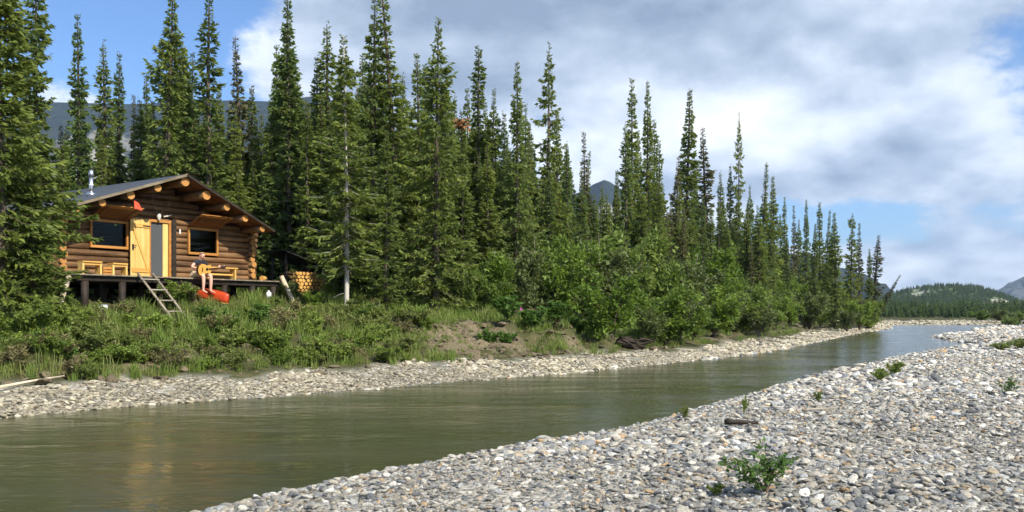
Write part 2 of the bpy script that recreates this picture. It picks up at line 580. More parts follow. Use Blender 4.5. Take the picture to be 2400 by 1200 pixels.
# surface zones: gravel 0..1, bare tan soil 0..1
s_al = gx * 0.653 + gy * 0.757
grav = np.where(gl, 1 - smooth(1.8, 2.9, gd + 0.7 * nA(gx, gy)), 1 - smooth(60, 120, gd))
grav = np.where(gl & (gy > 100), 1 - smooth(10, 26, gd), grav)
grav = np.where(gd < 0, 1.0, grav)
soil = np.where(gl, smooth(2.4, 3.2, gd) * (1 - smooth(5.8, 8.0, gd + nA(gx, gy))), 0) * np.maximum(smooth(17.5, 19.5, s_al) * (1 - smooth(21.3, 23.3, s_al)), smooth(0.15, 0.5, nA(gx * 1.3, gy * 1.3)) * 0.8)

m, gr = material('ground_surface')
t = gr.n('ShaderNodeTexCoord').outputs['Object']
ga = gr.n('ShaderNodeAttribute', attribute_name='gravel').outputs['Fac']
so = gr.n('ShaderNodeAttribute', attribute_name='soil').outputs['Fac']
vor = gr.n('ShaderNodeTexVoronoi', {'Vector': t, 'Scale': 14.0}, feature='F1')
vd = vor.outputs['Distance']
gc = gr.mix(0.75, gr.n('ShaderNodeSeparateColor', {0: vor.outputs['Color']}).outputs[0], (0.36, 0.345, 0.31))
gc = gr.mix(1.0, gc, gr.ramp(gr.n('ShaderNodeSeparateColor', {0: vor.outputs['Color']}).outputs[1], [(0, (0.7, 0.68, 0.62)), (1, (1.25, 1.2, 1.1))]), 'MULTIPLY')
nz1 = gr.noise(t, 1.6, 6.0, 0.62)
nz2 = gr.noise(t, 9.0, 5.0, 0.6)
moss = gr.ramp(nz1, [(0.3, (0.045, 0.036, 0.020)), (0.5, (0.060, 0.066, 0.022)), (0.7, (0.125, 0.105, 0.050))])
soilc = gr.ramp(nz2, [(0.25, (0.075, 0.058, 0.036)), (0.5, (0.17, 0.138, 0.085)), (0.75, (0.27, 0.225, 0.145))])
c = gr.mix(so, moss, soilc)
c = gr.mix(ga, c, gc)
hb = gr.math('ADD', gr.math('MULTIPLY', vd, -0.6), nz2)
finish(gr, c, 0.9, 0.15, hb, 0.05)
M['ground'] = m
me = npmesh('ground', np.stack([gx, gy, gh - 0.03], -1), F, [M['ground']], True, {'gravel': grav, 'soil': soil})
tag(add('ground', me), kind='structure')

# ------------------------------------------------------------------ river surface
wx = np.concatenate([np.arange(-140, -20, 6), np.arange(-20, 30, 0.5), np.arange(30, 80, 2), np.arange(80, 921, 40)])
wy = np.concatenate([np.arange(-140, 0, 6), np.arange(0, 40, 0.5), np.arange(40, 120, 2), np.arange(120, 301, 15)])
WX, WY = np.meshgrid(wx, wy)
nw = len(wx)
a_, b_ = np.meshgrid(np.arange(len(wy) - 1), np.arange(nw - 1), indexing='ij')
F = np.stack([a_ * nw + b_, a_ * nw + b_ + 1, (a_ + 1) * nw + b_ + 1, (a_ + 1) * nw + b_], -1).reshape(-1, 4)
cxm = WX.ravel()[F].mean(1)
cym = WY.ravel()[F].mean(1)
near = inside(cxm, cym) | (np.minimum(pdist(cxm, cym, LEFT), pdist(cxm, cym, RIGHT)) < np.where((np.abs(cxm - 5) < 30) & (cym < 45) & (cym > 0), 1.0, 14))
F = F[near]
m, gr = material('silty_river_water')
t = gr.n('ShaderNodeTexCoord').outputs['Object']
rt = gr.n('ShaderNodeMapping', {'Vector': t, 'Rotation': (0, 0, R(-49)), 'Scale': (0.45, 1.0, 1.0)}).outputs[0]
w1 = gr.noise(rt, 1.5, 3.0, 0.55, 0.4)
w2 = gr.noise(rt, 9.0, 3.0, 0.55, 0.3)
w3 = gr.noise(rt, 0.33, 2.0, 0.5)
amp = gr.maprange(w3, 0.35, 0.65, 0.35, 1.0, smooth=True)
hgt = gr.math('ADD', gr.math('MULTIPLY', w1, 0.075), gr.math('MULTIPLY', gr.math('MULTIPLY', w2, 0.034), amp))
silt = gr.mix(gr.maprange(gr.noise(t, 0.25, 3.0), 0.35, 0.65), (0.052, 0.060, 0.030), (0.068, 0.068, 0.034))
seam = gr.n('ShaderNodeMapping', {'Vector': t, 'Rotation': (0, 0, R(-49)), 'Scale': (0.12, 1.0, 1.0)}).outputs[0]
finish(gr, silt, gr.maprange(gr.noise(seam, 0.9, 3.0, 0.55, 0.6), 0.36, 0.66, 0.08, 0.20, smooth=True), 0.5, hgt, 0.38, 1.0, extra={'IOR': 1.33})
M['water'] = m
me = npmesh('river', np.stack([WX.ravel(), WY.ravel(), np.zeros(WX.size)], -1), F, [M['water']], True)
tag(add('river', me), kind='structure')

# ------------------------------------------------------------------ hills
def hill_mat(name, a, b, rock, rock_attr=True):
    m, gr = material(name)
    t = gr.n('ShaderNodeTexCoord').outputs['Object']
    n_a = gr.noise(t, 0.05, 8.0, 0.65)
    n_b = gr.noise(t, 0.012, 6.0, 0.6)
    c = gr.mix(gr.maprange(n_a, 0.35, 0.65), a, b)
    ra = gr.n('ShaderNodeAttribute', attribute_name='rock').outputs['Fac']
    f = gr.math('MULTIPLY', ra, gr.maprange(gr.math('ADD', n_a, gr.math('MULTIPLY', n_b, 0.6)), 0.62, 0.86, smooth=True))
    f = gr.math('MAXIMUM', f, gr.maprange(gr.math('ADD', ra, gr.math('MULTIPLY', gr.math('SUBTRACT', n_a, 0.5), 1.2)), 0.82, 0.95))
    c = gr.mix(f, c, rock)
    finish(gr, c, 0.95, 0.1, n_a, 6.0)
    return m


M['mountain'] = hill_mat('mountain_slope', (0.020, 0.030, 0.033), (0.040, 0.053, 0.048), (0.33, 0.31, 0.28))
M['hill'] = hill_mat('wooded_hill', (0.050, 0.085, 0.030), (0.115, 0.160, 0.055), (0.62, 0.58, 0.51))
M['far_mountain'] = hill_mat('far_mountain_slope', (0.035, 0.050, 0.048), (0.07, 0.085, 0.068), (0.33, 0.33, 0.33))


def ridge_mesh(name, ridge, dist, front, back, mat, seed, rock=None, step=12, rough=14.0):
    """a real ridge: crest heights along a range of bearings at a distance, falling to the ground in front and behind"""
    px = np.arange(ridge[0][0], ridge[-1][0] + 1, step)
    py = np.interp(px, [p[0] for p in ridge], [p[1] for p in ridge])
    u = np.linspace(-1, 1, 41)
    nz = Fbm(seed, dist * 0.16, 5, 0.55)
    V, rk = [], []
    for a, b in zip(px, py):
        k = (a - 1200) / FPX
        for w in u:
            Y = dist + (w * front if w < 0 else w * back)
            top = CAMZ + (HOR - b) / FPX * dist
            prof = (1 - abs(w)) ** (1.15 if w < 0 else 1.0)
            z = -3 + (top + 3) * prof + rough * nz(k * Y, Y) * min(1, abs(w) * 2.5) * prof
            V.append((k * Y, Y, z))
            rk.append(rock(a, w) if rock else 0.0)
    n, mm = len(px), len(u)
    i_, k_ = np.meshgrid(np.arange(n - 1), np.arange(mm - 1), indexing='ij')
    F = np.stack([i_ * mm + k_, (i_ + 1) * mm + k_, (i_ + 1) * mm + k_ + 1, i_ * mm + k_ + 1], -1).reshape(-1, 4)
    me = npmesh(name, V, F, [mat], True, {'rock': rk})
    return tag(add(name, me), kind='structure')


def rock_m(a, w):
    v = 0.0
    if w < -0.25:
        v = 0.95 * math.exp(-((a - 230) / 130) ** 2) * math.exp(-((w + 0.42) / 0.10) ** 2) * 1.0
        v = max(v, 1.15 * math.exp(-((a - 1430) / 45) ** 2) * math.exp(-((w + 0.32) / 0.2) ** 2))
    return v


ridge_mesh('mountain', [(-900, 330), (-400, 230), (0, 236), (300, 244), (540, 235), (640, 238), (735, 225), (820, 250), (900, 300), (1070, 372), (1250, 450), (1350, 455), (1395, 430),
                        (1420, 420), (1450, 440), (1530, 500), (1650, 545), (1800, 592), (1950, 626), (2040, 648), (2100, 690), (2160, 722)], 1700, 900, 900, M['mountain'], 5, rock_m, rough=40)
ridge_mesh('hill', [(1960, 728), (2040, 708), (2090, 690), (2130, 679), (2190, 671), (2240, 669), (2290, 673), (2340, 687), (2385, 706), (2440, 722), (2480, 728)], 800, 230, 260, M['hill'], 6,
           lambda a, w: 1.2 * math.exp(-((a - 2352) / 32) ** 2) * math.exp(-((w + 0.42) / 0.20) ** 2) + 0.72 * math.exp(-((a - 2150) / 30) ** 2) * math.exp(-((w + .16) / .12) ** 2), step=4, rough=3.0)
ridge_mesh('far_mountain', [(2160, 729), (2260, 712), (2330, 690), (2360, 672), (2410, 654), (2520, 630), (2700, 600), (2900, 640), (3100, 700), (3200, 728)], 3200, 1500, 1500, M['far_mountain'], 8, lambda a, w: 0.3, rough=40)


# ------------------------------------------------------------------ scatter (for what nobody could count)
def scatter_group(name, coll):
    ng = bpy.data.node_groups.new(name, 'GeometryNodeTree')
    ng.interface.new_socket('Geometry', in_out='INPUT', socket_type='NodeSocketGeometry')
    ng.interface.new_socket('Geometry', in_out='OUTPUT', socket_type='NodeSocketGeometry')
    gi, go = ng.nodes.new('NodeGroupInput'), ng.nodes.new('NodeGroupOutput')
    iop = ng.nodes.new('GeometryNodeInstanceOnPoints')
    ci = ng.nodes.new('GeometryNodeCollectionInfo')
    ci.inputs['Collection'].default_value = coll
    ci.inputs['Separate Children'].default_value = True
    ci.inputs['Reset Children'].default_value = True

    def attr(nm, typ):
        a = ng.nodes.new('GeometryNodeInputNamedAttribute')
        a.data_type = typ
        a.inputs['Name'].default_value = nm
        return a.outputs['Attribute']
    L = ng.links.new
    L(gi.outputs[0], iop.inputs['Points'])
    L(ci.outputs[0], iop.inputs['Instance'])
    iop.inputs['Pick Instance'].default_value = True
    L(attr('pick', 'INT'), iop.inputs['Instance Index'])
    L(attr('rot', 'FLOAT_VECTOR'), iop.inputs['Rotation'])
    L(attr('scl', 'FLOAT_VECTOR'), iop.inputs['Scale'])
    L(iop.outputs[0], go.inputs[0])
    return ng


def scatter(name, sources, P, rot, scl, parent=None):
    coll = bpy.data.collections.new(name + '_sources')
    for i, sm in enumerate(sources):
        o = bpy.data.objects.new('%s_source_%02d' % (name, i), sm)
        coll.objects.link(o)
    me = bpy.data.meshes.new(name)
    P = np.asarray(P, np.float32)
    n = len(P)
    me.vertices.add(n)
    me.vertices.foreach_set('co', P.ravel())
    a = me.attributes.new('rot', 'FLOAT_VECTOR', 'POINT')
    a.data.foreach_set('vector', np.asarray(rot, np.float32).ravel())
    a = me.attributes.new('scl', 'FLOAT_VECTOR', 'POINT')
    a.data.foreach_set('vector', np.asarray(scl, np.float32).ravel())
    a = me.attributes.new('pick', 'INT', 'POINT')
    a.data.foreach_set('value', rng.integers(0, len(sources), n).astype(np.int32))
    o = add(name, me, parent)
    md = o.modifiers.new('scatter', 'NODES')
    md.node_group = scatter_group(name + '_nodes', coll)
    o['kind'] = 'stuff'
    return o


# ------------------------------------------------------------------ stones
def stone_mesh(seed, mat):
    r = np.random.default_rng(seed)
    bm = bmesh.new()
    bmesh.ops.create_icosphere(bm, subdivisions=2, radius=1.0)
    pl = [(Vector(r.normal(size=3)).normalized(), r.uniform(0.58, 0.92)) for _ in range(8)]
    ph = r.uniform(0, 6, 3)
    for v in bm.verts:
        for nrm, dd in pl:
            e = v.co.dot(nrm) - dd
            if e > 0:
                v.co -= nrm * e * 0.9
        v.co *= 1 + 0.06 * math.sin(3 * v.co.x + ph[0]) * math.sin(3 * v.co.y + ph[1])
        v.co.x *= 1.18
        v.co.y *= 0.92
        v.co.z *= 0.52
    me = bpy.data.meshes.new('stone')
    bm.to_mesh(me)
    bm.free()
    me.materials.append(mat)
    for p in me.polygons:
        p.use_smooth = True
    try:
        me.set_sharp_from_angle(angle=R(46))
    except Exception:
        pass
    return me


STONE = [stone_mesh(100 + i, M['stone']) for i in range(9)]
STONE_TAN = [stone_mesh(130 + i, M['stone_tan']) for i in range(5)]


def jitter_grid(x0, x1, y0, y1, p):
    xs, ys = np.meshgrid(np.arange(x0, x1, p), np.arange(y0, y1, p))
    return (xs + rng.uniform(-.5, .5, xs.shape) * p).ravel(), (ys + rng.uniform(-.5, .5, xs.shape) * p).ravel()


def stones_on(x, y, h, rmin, rmed, rmax, sig=0.42):
    n = len(x)
    r = np.clip(rmed * np.exp(sig * rng.normal(size=n)), rmin, rmax)
    r = r * np.clip(1.08 + 0.30 * nB(x * 2.3 + 5, y * 2.3) + 0.2 * nB(x * .8, y * .8 + 9), .78, 1.6)
    rot = np.stack([rng.normal(0, .28, n), rng.normal(0, .28, n), rng.uniform(0, 6.28, n)], -1)
    scl = r[:, None] * np.stack([rng.uniform(.85, 1.35, n), rng.uniform(.75, 1.1, n), rng.uniform(.6, 1.15, n)], -1)
    P = np.stack([x, y, h + r * rng.uniform(-0.15, 0.42, n)], -1)
    return P, rot, scl


PS = []
for (y0, y1, p, rm, rM) in ((4.6, 11, .041, .021, .06), (11, 20, .058, .028, .08), (20, 36, .095, .043, .10), (36, 70, .14, .058, .12), (70, 112, .28, .095, .16)):
    x, y = jitter_grid(-6, 0.85 * y1 + 5, y0, y1, p)
    keep = (x < 0.80 * y + 4.0) & (x > -0.62 * y - 1)
    x, y = x[keep], y[keep]
    h, l, d = ground(x, y)
    keep = (~l) & (d > -0.12 - 0.02 * y) & (d < 300)
    keep &= (rng.random(len(x)) < np.where(d < 0, 0.45, 1.0))
    PS.append(stones_on(x[keep], y[keep], h[keep] - 0.01, rm * .45, rm, rM))
    # a thin second layer of larger cobbles lying on top
    big = rng.random(keep.sum()) < 0.045
    PS.append(stones_on(x[keep][big], y[keep][big], h[keep][big] + rm * 0.5, rm * 1.0, rm * 1.55, rM * 1.15, .25))
P, ROT, SCL = (np.concatenate([q_[i] for q_ in PS]) for i in range(3))

# the bar itself: a sheet just above the ground, stones are its pieces
bx, by = np.arange(-8, 82, 0.5), np.arange(3, 118, 0.5)
BX, BY = np.meshgrid(bx, by)
bh, bl, bd = ground(BX.ravel(), BY.ravel())
nb = len(bx)
a_, b_ = np.meshgrid(np.arange(len(by) - 1), np.arange(nb - 1), indexing='ij')
F = np.stack([a_ * nb + b_, a_ * nb + b_ + 1, (a_ + 1) * nb + b_ + 1, (a_ + 1) * nb + b_], -1).reshape(-1, 4)
F = F[((~bl) & (bd > -1.2))[F].all(1)]
me = npmesh('gravel_bar', np.stack([BX.ravel(), BY.ravel(), bh - 0.010], -1), F, [M['ground']], True, {'gravel': np.ones(len(bh)), 'soil': np.zeros(len(bh))})
bar = tag(add('gravel_bar', me), kind='structure')

px_ = 1200 + FPX * P[:, 0] / P[:, 1]
py_ = HOR - FPX * (P[:, 2] - CAMZ) / P[:, 1]
vis = (px_ > 5) & (px_ < 2395) & (py_ < 1190) & (py_ > 600) & (P[:, 2] > 0.02)
size = SCL[:, 0] * SCL[:, 1] / P[:, 1] ** 2 * vis
top = np.argsort(-size)[:300]
for i in top:
    o = add('stone', STONE[int(rng.integers(0, len(STONE)))], bar, tuple(P[i]), tuple(ROT[i]), tuple(SCL[i]))
rest = np.ones(len(P), bool)
rest[top] = False
scatter('small_stones', STONE, P[rest], ROT[rest], SCL[rest], bar)

# pale gravel beach below the cabin bank, and the far spits
PS = []
for (y0, y1, p, rm, rM) in ((12, 24, .054, .0225, .055), (24, 42, .085, .035, .08), (42, 95, .18, .062, .11), (95, 150, .40, .12, .2)):
    x, y = jitter_grid(-16, 75, y0, y1, p)
    keep = (x < 0.7 * y) & (x > -0.68 * y)
    x, y = x[keep], y[keep]
    h, l, d = ground(x, y)
    lim = 2.15 - 0.75 * nA(x, y) + np.where(y > 95, 14, 0)
    keep = (l | (d <= 0)) & (d > -0.10) & (d < lim) & (pdist(x, y, LEFT) < pdist(x, y, RIGHT))
    PS.append(stones_on(x[keep], y[keep], h[keep] - 0.005, rm * .4, rm, rM))
P, ROT, SCL = (np.concatenate([q_[i] for q_ in PS]) for i in range(3))
gx2, gy2 = np.arange(-20, 62, 0.5), np.arange(8, 118, 0.5)
BX, BY = np.meshgrid(gx2, gy2)
bh, bl, bd = ground(BX.ravel(), BY.ravel())
nb = len(gx2)
a_, b_ = np.meshgrid(np.arange(len(gy2) - 1), np.arange(nb - 1), indexing='ij')
F = np.stack([a_ * nb + b_, a_ * nb + b_ + 1, (a_ + 1) * nb + b_ + 1, (a_ + 1) * nb + b_], -1).reshape(-1, 4)
okv = (pdist(BX.ravel(), BY.ravel(), LEFT) < pdist(BX.ravel(), BY.ravel(), RIGHT)) & (bd > -1.0) & (bd < 3.4)
F = F[okv[F].all(1)]
me = npmesh('gravel_beach', np.stack([BX.ravel(), BY.ravel(), bh - 0.014], -1), F, [M['ground']], True, {'gravel': 1 - smooth(1.8, 2.7, bd + 0.7 * nA(BX.ravel(), BY.ravel())), 'soil': np.zeros(len(bh))})
beach = tag(add('gravel_beach', me), kind='structure')
scatter('beach_stones', STONE_TAN, P, ROT, SCL, beach)

# ------------------------------------------------------------------ log cabin
CB0 = (-12.23, 28.6, 2.94)                    # foot of the doorway's hinge side on the front wall; cabin x runs along the front, -y faces the river
CBR = R(56.0)
CB_M = Matrix.Translation(CB0) @ Matrix.Rotation(CBR, 4, 'Z')


def cab(x, y, z=0.0):
    return CB_M @ Vector((x, y, z))


cabin = tag(empty('log_cabin', CB0, CBR), 'log cabin with low gable roof and yellow plank door on the grassy bank', 'cabin')
WX0, WX1, WY1 = -2.95, 4.18, 6.0              # wall corners
RIDGE_X, RIDGE_Z = 0.60, 3.43
EL = (-3.42, 1.96)
ER = (4.30, 1.84)
OVER, BACK = 1.30, 0.5
LR = 0.105                                     # log radius


def log_piece(name, p0, p1, r, parent, seed, mat=None, seg=10, endmat=None):
    rr = random.Random(seed)
    p0, p1 = np.array(p0, float), np.array(p1, float)
    L = np.linalg.norm(p1 - p0)
    n = max(2, int(L / 0.6) + 1)
    c = (p0 + p1) / 2
    pts = [p0 - c + (p1 - p0) * i / (n - 1) + np.array([0, 0, 1]) * rr.uniform(-1, 1) * 0.006 for i in range(n)]
    rad = [r * rr.uniform(0.95, 1.05) for _ in range(n)]
    return tube(name, pts, rad, mat or M['log'], parent, seg, endmat or M['end'], loc=tuple(c))


def roof_z(x):
    if x < RIDGE_X:
        return EL[1] + (x - EL[0]) * (RIDGE_Z - EL[1]) / (RIDGE_X - EL[0])
    return ER[1] + (ER[0] - x) * (RIDGE_Z - ER[1]) / (ER[0] - RIDGE_X)


WIN = [(-2.03, -0.74, 0.88, 1.80), (1.50, 2.74, 0.86, 1.82)]
DOOR = (0.0, 0.78, 0.0, 1.84)
walls = empty('wall', (0, 0, 0))
walls.parent = cabin
course = 0
z = 0.10
front = empty('front_wall')
front.parent = cabin
side_l = empty('side_wall')
side_l.parent = cabin
side_r = empty('side_wall')
side_r.parent = cabin
back = empty('rear_wall')
back.parent = cabin
bpy.data.objects.remove(walls)
while z < 3.25:
    half = z > 2.0
    lo, hi = WX0 - 0.30, WX1 + 0.28 + 0.10 * max(0, (z - 0.9))
    if half:
        # gable logs end under the roof
        while roof_z(lo) - 0.20 < z + LR and lo < RIDGE_X:
            lo += 0.02
        while roof_z(hi) - 0.20 < z + LR and hi > RIDGE_X:
            hi -= 0.02
    if hi - lo < 0.3:
        break
    cuts = []
    for (a, b, c, d) in WIN + [DOOR]:
        if z + LR * 0.6 > c and z - LR * 0.6 < d:
            cuts.append((a - 0.02, b + 0.02))
    segs, x = [], lo
    for a, b in sorted(cuts):
        segs.append((x, a))
        x = b
    segs.append((x, hi))
    for a, b in segs:
        if b - a > 0.05:
            log_piece('log', (a, 0, z), (b, 0, z), LR, front, course * 7 + int(a * 10))
    log_piece('log', (lo, WY1, z), (hi, WY1, z), LR, back, course * 11)
    zs = z + LR                                # side logs sit half a course higher
    if zs < 2.0:
        ext = 0.22 + 0.16 * random.random()
        for sx, par in ((WX0, side_l), (WX1, side_r)):
            if par is side_l and 0.85 < zs < 1.75:
                log_piece('log', (sx, -ext, zs), (sx, 2.0, zs), LR, par, course * 13, M['log_y'])
                log_piece('log', (sx, 3.4, zs), (sx, WY1 + 0.3, zs), LR, par, course * 17, M['log_y'])
            else:
                log_piece('log', (sx, -ext, zs), (sx, WY1 + 0.3, zs), LR, par, course * 19, M['log_y'])
    z += 2 * LR - 0.006
    course += 1
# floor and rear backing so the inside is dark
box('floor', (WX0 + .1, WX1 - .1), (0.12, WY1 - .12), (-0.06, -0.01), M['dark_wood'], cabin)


def window(a, b, c, d, ypos, parent):
    w = empty('window', ((a + b) / 2, ypos, (c + d) / 2))
    w.parent = parent
    hw, hh = (b - a) / 2, (d - c) / 2
    t = 0.085
    box('frame', (-hw, hw), (-0.05, 0.06), (-hh, -hh + t), M['trim'], w)
    box('frame', (-hw, hw), (-0.05, 0.06), (hh - t, hh), M['trim'], w)
    box('frame', (-hw, -hw + t * .8), (-0.047, 0.06), (-hh + t, hh - t), M['trim'], w)
    box('frame', (hw - t * .8, hw), (-0.047, 0.06), (-hh + t, hh - t), M['trim'], w)
    box('pane', (-hw + t * .8, hw - t * .8), (0.012, 0.02), (-hh + t, hh - t), M['glass'], w, 0)
    return w


for (a, b, c, d) in WIN:
    window(a, b, c, d, -0.085, cabin)
sw = window(-0.7, 0.7, -0.45, 0.45, 0, cabin)
sw.location = (WX0 - 0.09, 2.7, 1.3)
sw.rotation_euler = (0, 0, R(-90))

# doorway frame, screen door, opened plank door
fr = empty('door_frame', (0.39, -0.09, 0))
fr.parent = cabin
box('jamb', (-0.42, -0.34), (-0.06, 0.10), (0.0, 1.86), M['trim'], fr)
box('jamb', (0.335, 0.42), (-0.06, 0.10), (0.0, 1.86), M['trim'], fr)
box('head', (-0.42, 0.42), (-0.055, 0.10), (1.862, 1.95), M['trim'], fr)
sd = empty('screen_door', (0.39, -0.075, 0))
sd.parent = cabin
box('stile', (-0.335, -0.30), (-0.02, 0.02), (0.01, 1.86), M['black'], sd)
box('stile', (0.13, 0.33), (-0.024, 0.02), (0.01, 1.86), M['pine'], sd)
box('mesh_panel', (-0.30, 0.13), (-0.008, 0.004), (0.06, 1.80), M['screen'], sd, 0)
box('rail', (-0.30, 0.13), (-0.02, 0.02), (0.01, 0.06), M['black'], sd)
box('rail', (-0.30, 0.13), (-0.02, 0.02), (1.80, 1.86), M['black'], sd)
dr = empty('door', (-0.03, -0.17, 0.03))
dr.parent = cabin
dr.rotation_euler = (0, 0, R(9))
for i in range(4):
    box('plank', (-0.76 + i * 0.19, -0.76 + (i + 1) * 0.19 - 0.008), (-0.022, 0.022), (0.0, 1.88 + 0.004 * i), M['pine'], dr, 0.008)
box('brace', (-0.73, -0.03), (-0.048, -0.023), (0.12, 0.25), M['pine_x'], dr)
box('brace', (-0.73, -0.03), (-0.048, -0.023), (1.60, 1.72), M['pine_x'], dr)
box('brace', (-0.75, 0.75), (-0.0475, -0.0235), (-0.05, 0.05), M['pine_x'], dr, rot=(0, R(66), 0)).location = (-0.38, -0.0355, 0.925)
box('hinge', (-0.30, -0.0), (-0.055, -0.049), (1.64, 1.68), M['black'], dr)
hd = box('latch', (-0.72, -0.655), (-0.05, -0.024), (0.84, 1.03), M['black'], dr)
box('handle', (0.0, 0.11), (-0.06, -0.03), (0.04, 0.062), M['black'], hd)
box('post', (0.86, 1.02), (-0.14, 0.06), (0.0, 2.02), M['dark_wood'], cabin, 0.01)

# roof
roof = empty('roof')
roof.parent = cabin


def roof_slab(name, a, b, y0, y1, t0, t1, mat, parent):
    """slab between two points of the gable profile, from t0 to t1 below the roof line"""
    nx, nz = (b[1] - a[1]), -(b[0] - a[0])
    L = math.hypot(nx, nz)
    nx, nz = nx / L, nz / L
    if nz > 0:
        nx, nz = -nx, -nz
    V = []
    for yy in (y0, y1):
        for p, t in ((a, t0), (b, t0), (b, t1), (a, t1)):
            V.append((p[0] + nx * t, yy, p[1] + nz * t))
    c = np.mean(V, axis=0)
    me = bpy.data.meshes.new(name)
    me.from_pydata([tuple(np.array(v) - c) for v in V], [], [(0, 1, 2, 3), (7, 6, 5, 4), (0, 4, 5, 1), (1, 5, 6, 2), (2, 6, 7, 3), (3, 7, 4, 0)])
    me.materials.append(mat)
    bm = bmesh.new()
    bm.from_mesh(me)
    bmesh.ops.recalc_face_normals(bm, faces=bm.faces)
    bm.to_mesh(me)
    bm.free()
    return add(name, me, parent, tuple(c))


RG = (RIDGE_X, RIDGE_Z)
for a, b in ((EL, RG), (ER, RG)):
    # strips of roofing lapped up the slope
    n = 4
    for i in range(n):
        f0, f1 = i / n, min(1.0, (i + 1) / n + 0.012)
        p = (a[0] + (b[0] - a[0]) * f0, a[1] + (b[1] - a[1]) * f0)
        qq = (a[0] + (b[0] - a[0]) * f1, a[1] + (b[1] - a[1]) * f1)
        roof_slab('roofing_sheet', p, qq, -OVER - 0.02, WY1 + BACK, -0.004 * (n - i), 0.012, M['roofing'], roof)
    # boards of the deck under it, running from eave to ridge
    nb_ = 26
    span = (WY1 + BACK + OVER) / nb_
    for i in range(nb_):
        y0 = -OVER + i * span
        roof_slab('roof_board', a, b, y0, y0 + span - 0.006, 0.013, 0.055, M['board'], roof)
    roof_slab('fascia', a, b, -OVER - 0.055, -OVER - 0.022, -0.008, 0.075, M['fascia'] if a is EL else M['dark_wood'], roof)
# purlins carrying the roof, their sawn ends showing at the front
PUR = [(-3.10, 1.80, .115), (-2.27, 2.10, .12), (-1.33, 2.42, .13), (-0.40, 2.75, .125), (0.60, 3.08, .165), (1.45, 2.80, .155), (2.28, 2.45, .125), (3.05, 2.13, .12), (3.80, 1.83, .11)]
for i, (x, zz_, r) in enumerate(PUR):
    zt = roof_z(x) - 0.065 - r * 1.07
    log_piece('purlin', (x, -OVER + 0.10 - 0.04 * random.random(), zt), (x, WY1 + 0.35, zt), r, roof, 500 + i, M['log_y'], 14)
# stove pipe through the roof
pp = empty('stovepipe', (-1.62, 0.55, roof_z(-1.62)))
pp.parent = roof
tube('flashing', [(0, 0, -0.04), (0, 0, 0.05), (0, 0, 0.10)], [0.17, 0.15, 0.085], M['steel'], pp, 14)
tube('pipe', [(0, 0, -0.1), (0, 0, 0.62)], 0.065, M['steel'], pp, 14)
tube('band', [(0, 0, 0.30), (0, 0, 0.34)], 0.072, M['white'], pp, 14)
tube('cap', [(0, 0, 0.60), (0, 0, 0.68), (0, 0, 0.80), (0, 0, 0.82)], [0.085, 0.085, 0.06, 0.02], M['steel'], pp, 14)

# window shutters propped up under the eaves
for (a, b, c, d), hx in zip(WIN, (0, 0)):
    sh = empty('shutter', ((a + b) / 2, -0.16, d + 0.03))
    sh.parent = cabin
    sh.rotation_euler = (R(-24), 0, 0)
    w = (b - a) + 0.08
    for i in range(5):
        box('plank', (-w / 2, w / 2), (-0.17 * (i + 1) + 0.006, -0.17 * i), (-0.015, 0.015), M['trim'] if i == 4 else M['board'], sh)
    for sx in (-0.36, 0.36):
        box('batten', (sx * w - .05, sx * w + .05), (-0.82, -0.03), (-0.042, -0.016), M['board'], sh)
    for sx in (-0.4, 0.4):
        tube('prop', [(sx * w, -0.80, 0.016), (sx * w, -0.72, 0.42)], 0.010, M['black'], sh, 6)
# a small white thermometer plate beside the doorway
box('thermometer', (0.0, 0.055), (-0.02, 0.0), (0.0, 0.17), M['white'], cabin).location = (1.17, -0.118, 1.62)

# deck
deck = tag(empty('deck', CB0, CBR), 'weathered plank deck on log cribbing along the front of the cabin', 'deck')
DX0, DX1, DY0 = -3.05, 4.62, -1.32
nb_ = 46
for i in range(nb_):
    x0 = DX0 + i * (DX1 - DX0) / nb_
    box('board', (x0, x0 + (DX1 - DX0) / nb_ - 0.008), (DY0 - 0.015 * random.random(), 0.0 - LR - 0.01), (-0.055, -0.012), M['deck'], deck, 0.004)
for yy in (DY0 + 0.10, DY0 + 0.62, -0.16):
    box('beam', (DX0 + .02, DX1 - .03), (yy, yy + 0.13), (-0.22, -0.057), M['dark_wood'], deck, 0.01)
POSTX = (-2.8, -1.6, -0.3, 0.9, 2.2, 3.4, 4.35)
for xx in POSTX:
    for yy in (DY0 + 0.16, -0.1, 2.5, 5.8):
        if yy > 0 and xx > 4.2:
            continue
        wp = cab(xx, yy)
        zb = gz(wp.x, wp.y) - CB0[2] - 0.25
        pr = deck if yy < 0 else cabin
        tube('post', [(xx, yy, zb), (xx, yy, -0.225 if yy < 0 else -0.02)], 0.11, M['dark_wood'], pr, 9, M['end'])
# sill logs under the walls
for yy in (0.0, 3.0, WY1):
    log_piece('sill_log', (WX0 - .2, yy, -0.13), (WX1 + .25, yy, -0.13), 0.125, cabin, int(yy * 3 + 2), M['dark_wood'])

# ------------------------------------------------------------------ things at the cabin
def local_thing(name, x, y, z, label, cat, rz=0.0, group=None):
    p = cab(x, y, z)
    return tag(empty(name, p, CBR + rz), label, cat, group)


